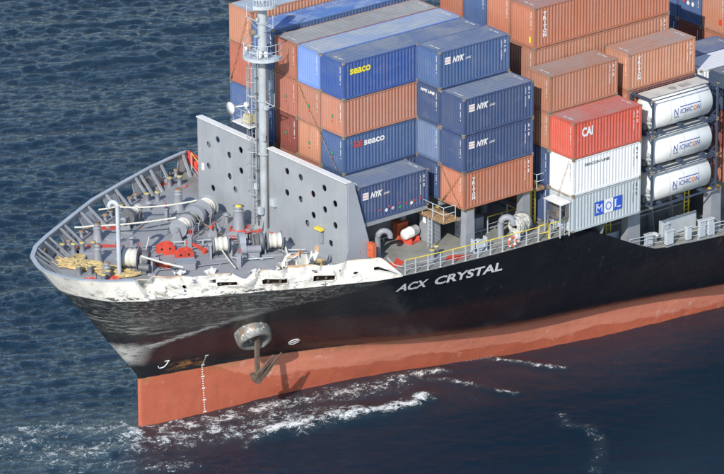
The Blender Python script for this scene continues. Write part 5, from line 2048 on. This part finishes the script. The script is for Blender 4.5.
patch([(-16.4, 19.0), (-14.3, 17.6), (-14.1, 17.0), (-14.9, 17.0), (-16.6, 18.4)], 'red painted strip below the upper white rope')
patch([(-18.9, 16.9), (-17.0, 15.2), (-17.3, 14.9), (-19.2, 16.2)], 'red painted strip below the lower white rope')
patch([(-8.3, 23.0), (-7.6, 22.6), (-6.9, 21.6), (-7.3, 21.2), (-8.3, 21.7), (-8.8, 22.4)], 'red painted patch by the far bulwark end')
patch([(-19.7, 17.6), (-19.1, 17.1), (-19.3, 16.2), (-19.9, 16.6)], 'red painted patch behind bow bollards')
patch([(-5.7, 1.7), (-4.9, 1.3), (-4.2, 1.9), (-4.3, 0.9), (-5.0, 0.5), (-5.9, 0.6)], 'red painted notch patch at the end of the white bulwark')
patch([(-2.0, 0.0 - 0.5), (-1.2, 0.1), (0.1, -0.95), (-1.4, -1.05)], 'red painted triangle inside the port railing')
# red perforated bracket ending the starboard bulwark
pe = at_s(S_s, 1.0)
p0 = at_s(S_s, 0.0)
plate([(0, 1.6), (0.15, 1.6), (1.0, 1.25), (1.7, 1.2), (1.55, 0), (0.9, 0), (0, 0.75)], [(0.62, 0.95, 0.11), (0.95, 0.55, 0.11)], 0.05,
      lambda a, b: (p0.x + 0.12 + a * 0.45, p0.y - a * 0.85, DECK + b), MT['red'], 'end_bracket', ship)
mb = MB()
mb.cyl((p0.x + 0.75, p0.y - 0.95, DECK + 1.22), (p0.x + 0.95, p0.y - 1.45, DECK + 1.22), 0.12, n=12)
mb.obj('end_bracket_bar', MT['red'], ship)

# ------------------------------------------------------------------ ropes
def rope(pts, label, r_=0.05, mat='rope', name='mooring_rope'):
    mb_ = MB()
    p0 = Vector(pts[0])
    full = []
    for a, b in zip(pts[:-1], pts[1:]):
        a, b = Vector(a), Vector(b)
        n_ = max(2, int((b - a).length / 0.4))
        for i in range(n_):
            t_ = i / n_
            full.append(a + (b - a) * t_ - Vector((0, 0, 0.06 * (b - a).length / 3 * 4 * t_ * (1 - t_))) - p0)
    full.append(Vector(pts[-1]) - p0)
    for q_ in full:
        q_.z = max(q_.z, DECK + r_ - p0.z)
    mb_.tube(full, r_, 7)
    o = mb_.obj(name, MT[mat])
    o.location = p0
    return tag(o, label, 'rope', 'loose mooring ropes')


e1 = at_s(13.4, 0.5)
e2 = at_s(10.0, 0.5)
rope([e1, Vector((-15.0, 18.9, DECK + 1.15)), Vector((-13.4, 17.2, DECK + 1.25)), Vector((-10.75, 15.4, DECK + 1.62))], 'white rope from third far port to the starboard windlass', 0.062)
rope([e2, Vector((-18.3, 17.1, DECK + 1.1)), Vector((-13.65, 13.85, DECK + 1.55))], 'white rope from second far port to starboard windlass drum', 0.062)
rope([(-19.2, 10.2, DECK + 1.3), (-17.4, 7.9, DECK + 0.75)], 'white rope leading from single winch drum to the white bulwark', 0.07)
rope([(-13.3, 9.2, DECK + 0.6), (-14.1, 6.6, DECK + 0.3)], 'white rope leading from windlass drum down to near bulwark', 0.05)
rope([(-9.6, 7.0, DECK + 0.5), (-10.2, 5.8, DECK + 0.1), (-10.6, 5.0, DECK + 0.1)], 'white rope hanging from the aft windlass drum to torn plating', 0.06)
rope([(-20.6, 10.75, DECK + 2.4), (-17.6, 12.6, DECK + 2.0), (-14.3, 14.4, DECK + 1.4)], 'thin grey wire from the bent pipe mast to the windlass', 0.025, 'lightgrey', 'stay_wire')
rope([(-16.8, 12.6, DECK + 1.3), (-17.4, 12.2, DECK + 0.5), (-17.3, 11.5, DECK + 0.03), (-16.6, 10.4, DECK + 0.03)], 'loose pale rope curving on deck by the red roller guides', 0.035)
rope([(-4.75, 2.2, DECK + 0.05), (-5.2, 0.9, DECK + 0.05), (-5.4, -0.2, DECK + 0.3)], 'pale line stretched over deck from vent pipe to the railing', 0.04)

# tan rope heap at the bow: many elongated loops
heap = MB()
rng = random.Random(3)
for i in range(85):
    u_ = rng.random()
    cx = -22.0 + 1.6 * u_ + rng.uniform(-0.25, 0.25)
    cy = 14.4 - 3.2 * u_ + rng.uniform(-0.35, 0.35)
    ang = math.radians(-64) + rng.uniform(-0.25, 0.25)
    la, lb = rng.uniform(0.7, 1.5), rng.uniform(0.18, 0.5)
    hz = DECK + 0.07 + rng.random() * 0.34 * (1 - abs(2 * u_ - 1) * 0.6)
    pts = []
    for a in np.linspace(0, 2 * math.pi, 22):
        rr = 1 + 0.12 * math.sin(3 * a + i)
        ex, ey = la * math.cos(a) * rr, lb * math.sin(a) * rr
        pts.append((cx + ex * math.cos(ang) - ey * math.sin(ang), cy + ex * math.sin(ang) + ey * math.cos(ang), hz + 0.05 * math.sin(2 * a + i)))
    heap.tube(pts, 0.062, 6)
tag(heap.obj('rope_heap', MT['tanrope']), 'heap of tan mooring rope loops flaked on deck at the bow', 'rope heap')

# crumpled torn plating by the port windlass
mb = MB()
n = 13
vs, fs = [], []
for i in range(n):
    for j in range(n):
        a, b = i / (n - 1), j / (n - 1)
        x = -12.3 + 2.3 * a
        y = 3.2 + 1.5 * b - 0.4 * a
        z = DECK + 1.35 + 1.1 * pnoise(a * 3.1, b * 3.3, 4.4) + 0.6 * pnoise(a * 8, b * 8, 2.2) - 1.2 * b
        vs.append((x + 0.3 * pnoise(a * 6, b * 5, 9), y + 0.3 * pnoise(a * 5, b * 7, 3), max(z, DECK + 0.03)))
for i in range(n - 1):
    for j in range(n - 1):
        if pnoise(i * 0.7, j * 0.7, 5.5) < 0.28:
            fs.append((i * n + j, (i + 1) * n + j, (i + 1) * n + j + 1, i * n + j + 1))
mb.add(vs, fs)
o = mb.obj('torn_plating', MT['bulwark_white'], ship)
md = o.modifiers.new('t', 'SOLIDIFY')
md.thickness = 0.03
tag(o, 'torn and folded white plating pushed in over the deck edge')

# lashing rods on the container fronts
def rods(pairs, where):
    for i, (a, b) in enumerate(pairs):
        mb_ = MB()
        a, b = Vector(a), Vector(b)
        mb_.cyl((0, 0, 0), b - a, 0.02, n=6)
        d = (b - a).normalized()
        mb_.cyl(d * 0.15, d * 0.75, 0.045, n=6)
        o_ = mb_.obj('lashing_rod', MT['brownrust'])
        o_.location = a
        tag(o_, f'rusty lashing rod {"rising toward" if i % 2 == 0 else "leaning away from"} the near corner, {where}', 'lashing rod', 'lashing rods')


rods([((-0.12, 2.2, 0.05), (-0.12, 0.15, 2.55)), ((-0.12, 0.2, 0.05), (-0.12, 2.3, 2.55))], 'on the orange column-lettered container front')
rods([((XA - 0.12, -0.2, Z2 + 0.1), (XA - 0.12, -0.2 - 2.0, Z2 + 2.55 * 2)), ((XA - 0.14, -2.3, Z2 + 2.6), (XA - 0.14, -0.3, Z2 + 2.65))], 'on the white container front')
rods([((XF - 0.12, 6 * ROW + 2.3, 5.8), (XF - 0.12, 6 * ROW + 0.2, 11.1)), ((XF - 0.12, 3 * ROW + 2.3, 7.6), (XF - 0.12, 2 * ROW + 0.6, 2.7))], 'on the front bay ends')

# ------------------------------------------------------------------ small foredeck fittings
def deck_pipe(pts, r_=0.05, mat='grey'):
    mb_ = MB()
    mb_.tube([(x, y, DECK + z) for x, y, z in pts], r_, 6)
    n_ = int(sum((Vector(b) - Vector(a)).length for a, b in zip(pts[:-1], pts[1:])) / 1.2)
    for a, b in zip(pts[:-1], pts[1:]):
        a, b = Vector(a), Vector(b)
        for i in range(int((b - a).length / 1.2)):
            p = a + (b - a) * ((i + 0.5) * 1.2 / (b - a).length)
            if p.z > 0.05:
                mb_.box((p.x, p.y, DECK + p.z / 2), (0.1, 0.1, p.z))
    return mb_.obj('deck_pipe', MT[mat], ship)


deck_pipe([(-8.5, 6.0, 0.18), (-9.6, 6.6, 0.18), (-9.9, 10.2, 0.18), (-12.4, 11.4, 0.18), (-15.2, 11.5, 0.18)], 0.06)
deck_pipe([(-8.4, 16.2, 0.18), (-9.4, 16.4, 0.18), (-12.6, 16.3, 0.18), (-14.3, 16.6, 0.18)], 0.06)
deck_pipe([(-8.5, 6.3, 0.3), (-9.4, 6.9, 0.3), (-9.7, 10.4, 0.3), (-12.3, 11.65, 0.3), (-14.6, 12.9, 0.3)], 0.045, 'lightgrey')
deck_pipe([(-8.4, 9.6, 0.14), (-10.0, 11.3, 0.14), (-12.0, 12.2, 0.14), (-18.6, 11.9, 0.14)], 0.05)
deck_pipe([(-14.4, 12.4, 0.14), (-17.5, 14.6, 0.14), (-19.2, 14.9, 0.14)], 0.04)
deck_pipe([(-13.6, 8.0, 0.14), (-15.5, 8.7, 0.14), (-18.3, 9.9, 0.14)], 0.045)
deck_pipe([(-4.9, 5.0 - 0.3, 0.25), (-0.6, 4.7, 0.25)], 0.06)
deck_pipe([(1.2, 1.75, 0.2), (6.5, 1.75, 0.2)], 0.06)

rngc = random.Random(21)
CTRL = ((-13.9, 11.9, 'between the two windlasses'), (-12.2, 16.9, 'behind the starboard windlass'), (-10.2, 10.2, 'just before the mast foot'), (-17.9, 12.2, 'beside the single mooring winch'), (-13.4, 7.1, 'between port windlass and bulwark'))
for x, y, w_ in CTRL:
    t = thing('control_stand', f'small grey lever stand {w_}', 'control stand', (x, y, DECK), rngc.uniform(0, 3), 'winch control stands')
    mb = MB()
    mb.box((0, 0, 0.45), (0.22, 0.3, 0.9))
    mb.box((0, 0, 0.94), (0.32, 0.42, 0.1))
    mb.obj('column', MT['grey'], t)
    for dy in (-0.12, 0.0, 0.12):
        mb = MB()
        mb.cyl((0, dy, 0.98), (0.08, dy, 1.25), 0.018, n=5)
        mb.cyl((0.075, dy, 1.23), (0.085, dy, 1.29), 0.035, n=6)
        mb.obj('lever', MT['red'], t)
VENT = ((-9.0, 9.1, 0.55, 'left of the mast foot'), (-9.3, 14.0, 0.65, 'by the wall beyond the mast'), (-16.6, 14.9, 0.5, 'amid the foredeck'), (-11.9, 19.4, 0.5, 'near the far bollards'), (-18.4, 13.2, 0.45, 'behind the single winch'))
for x, y, h_, w_ in VENT:
    t = thing('mushroom_vent', f'small grey mushroom vent {w_}', 'vent', (x, y, DECK), 0, 'foredeck mushroom vents')
    mb = MB()
    mb.cyl((0, 0, 0), (0, 0, h_), 0.13, n=12)
    mb.cyl((0, 0, 0), (0, 0, 0.05), 0.2, n=12)
    mb.obj('trunk', MT['grey'], t)
    mb = MB()
    mb.lathe([(0.13, h_ - 0.04), (0.27, h_ - 0.02), (0.27, h_ + 0.05), (0.16, h_ + 0.14), (0, h_ + 0.16)], (0, 0, 0), 'Z', 16)
    mb.obj('hood', MT['grey'], t)
HT = ((-10.6, 11.6, 0.9, 0.7, 'square manhole before the mast'), (-17.2, 16.0, 0.8, 0.8, 'square manhole near the red strip'), (-19.0, 12.6, 0.7, 0.6, 'square manhole behind the pipe mast'))
for x, y, a, b, w_ in HT:
    t = thing('deck_manhole', f'low grey {w_}', 'manhole', (x, y, DECK), rngc.uniform(-0.4, 0.4), 'deck manholes')
    mb = MB()
    mb.box((0, 0, 0.12), (a, b, 0.22))
    mb.obj('coaming', MT['grey'], t)
    mb = MB()
    mb.box((0, 0, 0.26), (a * 1.12, b * 1.12, 0.05))
    mb.obj('lid', MT['stay'], t)
    for i in (-1, 1):
        mb = MB()
        mb.box((i * a * 0.45, -b * 0.55, 0.24), (0.06, 0.12, 0.1))
        mb.obj('dog', MT['darkgrey'], t)
# coiled spare lines
for x, y, r_, mat, w_ in ((-12.6, 10.4, 0.42, 'rope', 'white line coil between windlass and mast'), (-9.2, 16.9, 0.45, 'rope', 'white line coil by the wall on starboard side'), (-20.9, 14.9, 0.5, 'tanrope', 'tan line coil behind the rope heap'), (-8.9, 4.2, 0.4, 'tanrope', 'tan line coil at the breakwater foot')):
    mb = MB()
    pts = []
    for i in range(90):
        a = i * 0.42
        rr = r_ * (1 - 0.35 * ((i % 30) / 30))
        pts.append((rr * math.cos(a), rr * math.sin(a), 0.05 + 0.07 * (i // 30) + 0.01 * math.sin(i)))
    mb.tube(pts, 0.04, 6)
    o = mb.obj('rope_coil', MT[mat])
    o.location = (x, y, DECK)
    tag(o, w_, 'rope coil', 'coiled lines on the foredeck')
# scattered debris from the collision
rngd = random.Random(4)
for i, (x, y, w_) in enumerate(((-13.2, 5.6, 'beside the torn bulwark slot'), (-15.6, 7.4, 'inside the middle of white bulwark'), (-11.4, 4.9, 'under the folded plating'), (-9.2, 3.1, 'by the low pedestal roller'), (-17.4, 8.3, 'next to the low grey hatch box'), (-22.6, 11.2, 'in the bow by the near bulwark'), (-21.4, 10.3, 'beneath the pipe mast'))):
    mb = MB()
    n = 5
    vs = []
    for a in range(n):
        for b in range(n):
            vs.append((0.18 * (a - 2) + rngd.uniform(-0.06, 0.06), 0.14 * (b - 2) + rngd.uniform(-0.06, 0.06), 0.14 + rngd.uniform(-0.12, 0.22)))
    fs = [(a * n + b, (a + 1) * n + b, (a + 1) * n + b + 1, a * n + b + 1) for a in range(n - 1) for b in range(n - 1)]
    mb.add(vs, fs)
    o = mb.obj('plating_scrap', MT['white'] if i not in (5, 6) else MT['red'])
    o.location = (x, y, DECK)
    md = o.modifiers.new('t', 'SOLIDIFY')
    md.thickness = 0.02
    tag(o, f'bent {"white" if i not in (5, 6) else "red"} scrap {w_}', 'debris', 'collision scraps on deck')
# ------------------------------------------------------------------ water
def grid_axis(a, b, step, far):
    c_ = list(np.arange(a, b + step, step))
    s_ = step
    lo, hi = [c_[0]], [c_[-1]]
    while hi[-1] < far:
        s_ *= 1.35
        hi.append(hi[-1] + s_)
        lo.append(lo[-1] - s_)
    return np.array(lo[:0:-1] + c_ + hi[1:])


gx = grid_axis(-38.0, 62.0, 0.16, 5000.0)
gy = grid_axis(-22.0, 95.0, 0.16, 5000.0)
GX, GY = np.meshgrid(gx, gy, indexing='ij')
rs = np.random.RandomState(11)
hz = np.zeros_like(GX)
dxx = np.zeros_like(GX)
dyy = np.zeros_like(GX)
wind = math.radians(60.0)
inner = (GX > -75) & (GX < 130) & (GY > -60) & (GY < 150)
xi, yi = GX[inner], GY[inner]
hi_, di_x, di_y = np.zeros_like(xi), np.zeros_like(xi), np.zeros_like(xi)
for i in range(240):
    lam = 0.48 * (14.0 / 0.48) ** rs.rand()
    kk = 2 * math.pi / lam
    th = wind + rs.randn() * (0.34 if lam > 2.0 else 0.55)
    amp = 0.0041 * lam * (0.4 + 1.2 * rs.rand()) * min(1.0, (1.25 / lam) ** 0.85)
    ph = rs.rand() * 2 * math.pi
    kx_, ky_ = math.cos(th), math.sin(th)
    arg = kk * (kx_ * xi + ky_ * yi) + ph
    hi_ += amp * np.cos(arg)
    sn = np.sin(arg)
    di_x -= 0.25 * amp * kx_ * sn
    di_y -= 0.25 * amp * ky_ * sn
for lam, th, amp in ((17.0, 0.9, 0.06), (23.0, 1.25, 0.07), (12.0, 0.6, 0.035)):
    hi_ += amp * np.cos(2 * math.pi / lam * (math.cos(th) * xi + math.sin(th) * yi) + lam)
# sheltered water along the port side: the ship stops the wind waves
hbv = np.interp(xi, [-60, -19, -14, -7, 0, 6.7, 14, 24, 60], [0, 0, 0.95, 2.3, 4.45, 7.3, 9.4, 11.1, 13])
dist = (YC - hbv) - yi
lee = 1 / (1 + np.exp(-(dist + 1.5) / 2.0)) * 1 / (1 + np.exp(-(xi + 19.0 + 0.35 * (yi - YC)) / 2.6))
calm = 1.0 - 0.78 * lee
gust = 0.85 + 0.3 * np.sin(xi * 0.11 + 1.3 * np.sin(yi * 0.07)) * np.sin(yi * 0.09 + 0.8)
calm = calm * gust
hi_ *= calm
di_x *= calm
di_y *= calm
fade = np.clip((np.minimum.reduce([xi + 75, 130 - xi, yi + 60, 150 - yi])) / 25.0, 0, 1)


def seg_d(px, py, pts):
    best = np.full(px.shape, 1e9)
    for (x0, y0), (x1, y1) in zip(pts[:-1], pts[1:]):
        vx, vy = x1 - x0, y1 - y0
        t_ = np.clip(((px - x0) * vx + (py - y0) * vy) / (vx * vx + vy * vy + 1e-9), 0, 1)
        best = np.minimum(best, np.hypot(px - x0 - t_ * vx, py - y0 - t_ * vy))
    return best


foam = np.zeros_like(xi)
FOAM = [  # polyline, half width, strength, lift
    ([(-19.4, 10.9), (-14.7, 9.1), (-10.1, 8.0), (-5.9, 6.8), (-1.7, 5.5)], 1.35, 0.92, 0.1),
    ([(-20.7, 9.7), (-16.3, 7.5), (-12.2, 6.0), (-8.9, 4.6)], 1.9, 0.82, 0.08),
    ([(-12.6, 5.1), (-10.7, 4.4), (-7.8, 3.7), (-5.1, 2.6), (-2.8, 2.1), (-1.6, 2.4)], 0.8, 1.3, 0.28),
    ([(-11.0, 6.5), (-8.3, 5.5), (-6.4, 3.8)], 1.0, 0.92, 0.12),
    ([(-0.9, 6.1), (0.8, 5.5), (2.1, 4.8)], 0.6, 0.95, 0.1),
    ([(0.2, 4.7), (1.5, 3.6), (2.3, 2.0), (2.8, 0.4), (3.5, -1.3)], 0.34, 0.8, 0.08),
    ([(3.6, 5.6), (5.4, 4.8), (6.3, 3.5), (7.4, 1.7), (8.7, -0.5)], 0.3, 0.95, 0.1),
    ([(3.6, -6.2), (2.9, -7.3), (3.8, -8.8), (2.5, -11.4), (-0.3, -14.0)], 0.6, 0.45, 0.03),
    ([(-27.5, 16.8), (-26.0, 13.9), (-24.9, 12.0), (-23.2, 10.5), (-20.3, 10.7)], 1.5, 0.8, 0.1),
    ([(-24.6, 16.0), (-21.8, 13.6), (-19.6, 12.3)], 1.2, 0.85, 0.1),
    ([(-15.1, 4.4), (-13.6, 4.9)], 0.4, 0.8, 0.08),
    ([(-30.5, 17.3), (-27.6, 13.1), (-24.7, 8.9), (-20.0, 5.1)], 1.6, 0.55, 0.0),
    ([(-33.0, 14.0), (-29.0, 9.0), (-24.0, 5.0)], 1.6, 0.5, 0.0),
]
for pts, w, s_, lift in FOAM:
    d = seg_d(xi, yi, pts)
    g_ = np.exp(-(d / w) ** 2)
    foam = np.maximum(foam, s_ * g_)
    hi_ += lift * np.exp(-(d / (w * 1.3)) ** 2)
hz[inner] = hi_ * fade
dxx[inner] = di_x * fade
dyy[inner] = di_y * fade
fo = np.zeros_like(GX)
fo[inner] = foam
le = np.zeros_like(GX)
le[inner] = lee
nx, ny = GX.shape
# the ship floats trimmed two degrees by the stern: in ship axes the sea rises aft
TRIM = math.tan(math.radians(2.0)) * (np.clip(GX, -110, 160) + 19.0)
V = np.stack([GX + dxx, GY + dyy, SEA + TRIM + hz], -1).reshape(-1, 3)
ii = (np.arange(nx - 1)[:, None] * ny + np.arange(ny - 1)[None, :]).ravel()
F = np.stack([ii, ii + ny, ii + ny + 1, ii + 1], -1)
me = bpy.data.meshes.new('water')
me.vertices.add(len(V))
me.vertices.foreach_set('co', V.astype(np.float32).ravel())
me.loops.add(F.size)
me.loops.foreach_set('vertex_index', F.astype(np.int32).ravel())
me.polygons.add(len(F))
me.polygons.foreach_set('loop_start', np.arange(0, F.size, 4, dtype=np.int32))
me.polygons.foreach_set('loop_total', np.full(len(F), 4, dtype=np.int32))
me.polygons.foreach_set('use_smooth', np.ones(len(F), dtype=bool))
at1 = me.attributes.new('foam', 'FLOAT', 'POINT')
at1.data.foreach_set('value', fo.astype(np.float32).ravel())
at2 = me.attributes.new('lee', 'FLOAT', 'POINT')
at2.data.foreach_set('value', le.astype(np.float32).ravel())
me.update(calc_edges=True)
me.validate()

k = NT('sea_water')
v = k.coords()
af = k.n('ShaderNodeAttribute', attribute_name='foam')
al = k.n('ShaderNodeAttribute', attribute_name='lee')
f_, lee_ = af.outputs['Fac'], al.outputs['Fac']
# foam: solid froth where dense, lacy net where thin
n1 = k.noise(v, 1.1, 8, 0.66, 0.9)
n2 = k.noise(k.coords(loc=(5, 2, 0)), 3.6, 7, 0.7, 1.4)
n3 = k.noise(k.coords(loc=(1, 9, 0)), 8.0, 5, 0.7, 0.8)
fine = k.math('ADD', k.math('MULTIPLY', n2, 0.62), k.math('MULTIPLY', n3, 0.38))
thr = k.math('SUBTRACT', 0.70, k.math('MULTIPLY', f_, 0.22))
thr = k.math('ADD', thr, k.math('MULTIPLY', k.math('SUBTRACT', 0.5, n1), 0.75))
mask = k.math('MULTIPLY', k.ramp(k.math('SUBTRACT', fine, thr), -0.02, 0.085), k.ramp(f_, 0.06, 0.35))
t_ = k.t
t_.nodes.remove(k.b)
out = t_.nodes['Material Output']
def wcoords(sa, sb, loc):
    tcw = k.n('ShaderNodeTexCoord')
    m1 = k.n('ShaderNodeMapping')
    m1.inputs['Rotation'].default_value = (0, 0, -wind)
    m2 = k.n('ShaderNodeMapping')
    m2.inputs['Scale'].default_value = (sa, sb, 1)
    m2.inputs['Location'].default_value = loc
    k.t.links.new(tcw.outputs['Object'], m1.inputs['Vector'])
    k.t.links.new(m1.outputs[0], m2.inputs['Vector'])
    return m2.outputs[0]


r1 = k.noise(wcoords(1.5, 0.75, (3, 8, 0)), 3.4, 7, 0.7, 0.6)
r2n = k.noise(wcoords(1.3, 0.8, (7, 1, 0)), 7.0, 4, 0.6, 0.3)
hgt = k.math('ADD', k.math('MULTIPLY', r1, 0.8), k.math('MULTIPLY', r2n, 0.22))
hgt = k.math('MULTIPLY', hgt, k.ramp(lee_, 0.0, 1.0, 1.0, 0.28))
hgt = k.math('ADD', hgt, k.math('MULTIPLY', mask, 0.3))
bmp = k.n('ShaderNodeBump')
bmp.inputs['Strength'].default_value = 1.0
bmp.inputs['Distance'].default_value = 0.11
t_.links.new(hgt, bmp.inputs['Height'])
deep = k.mix(k.ramp(k.noise(v, 0.06, 3), 0.35, 0.65), (0.008, 0.034, 0.062), (0.011, 0.042, 0.076))
deep = k.mix(k.math('MULTIPLY', k.math('MULTIPLY', k.ramp(f_, 0.1, 0.8), k.ramp(n1, 0.35, 0.6)), 0.55), deep, (0.11, 0.175, 0.18))
dif = k.n('ShaderNodeBsdfDiffuse')
t_.links.new(deep, dif.inputs['Color'])
tra = k.n('ShaderNodeBsdfTransparent')
tra.inputs['Color'].default_value = (0.9, 0.95, 0.97, 1)
body = k.n('ShaderNodeMixShader')
body.inputs[0].default_value = 0.45
t_.links.new(dif.outputs[0], body.inputs[1])
t_.links.new(tra.outputs[0], body.inputs[2])
glo = k.n('ShaderNodeBsdfGlossy')
glo.inputs['Roughness'].default_value = 0.13
t_.links.new(bmp.outputs[0], glo.inputs['Normal'])
fre = k.n('ShaderNodeFresnel')
fre.inputs['IOR'].default_value = 1.333
t_.links.new(bmp.outputs[0], fre.inputs['Normal'])
surf = k.n('ShaderNodeMixShader')
t_.links.new(fre.outputs[0], surf.inputs[0])
t_.links.new(body.outputs[0], surf.inputs[1])
t_.links.new(glo.outputs[0], surf.inputs[2])
fd = k.n('ShaderNodeBsdfDiffuse')
fd.inputs['Color'].default_value = (0.74, 0.77, 0.78, 1)
t_.links.new(bmp.outputs[0], fd.inputs['Normal'])
fin = k.n('ShaderNodeMixShader')
t_.links.new(mask, fin.inputs[0])
t_.links.new(surf.outputs[0], fin.inputs[1])
t_.links.new(fd.outputs[0], fin.inputs[2])
t_.links.new(fin.outputs[0], out.inputs['Surface'])
vab = k.n('ShaderNodeVolumeAbsorption')
vab.inputs['Color'].default_value = (0.35, 0.5, 0.55, 1)
vab.inputs['Density'].default_value = 0.3
t_.links.new(vab.outputs[0], out.inputs['Volume'])
me.materials.append(k.m)
water = link('water', me)
tag(water, 'dark blue choppy sea with foam along the bow', 'water', kind='structure')
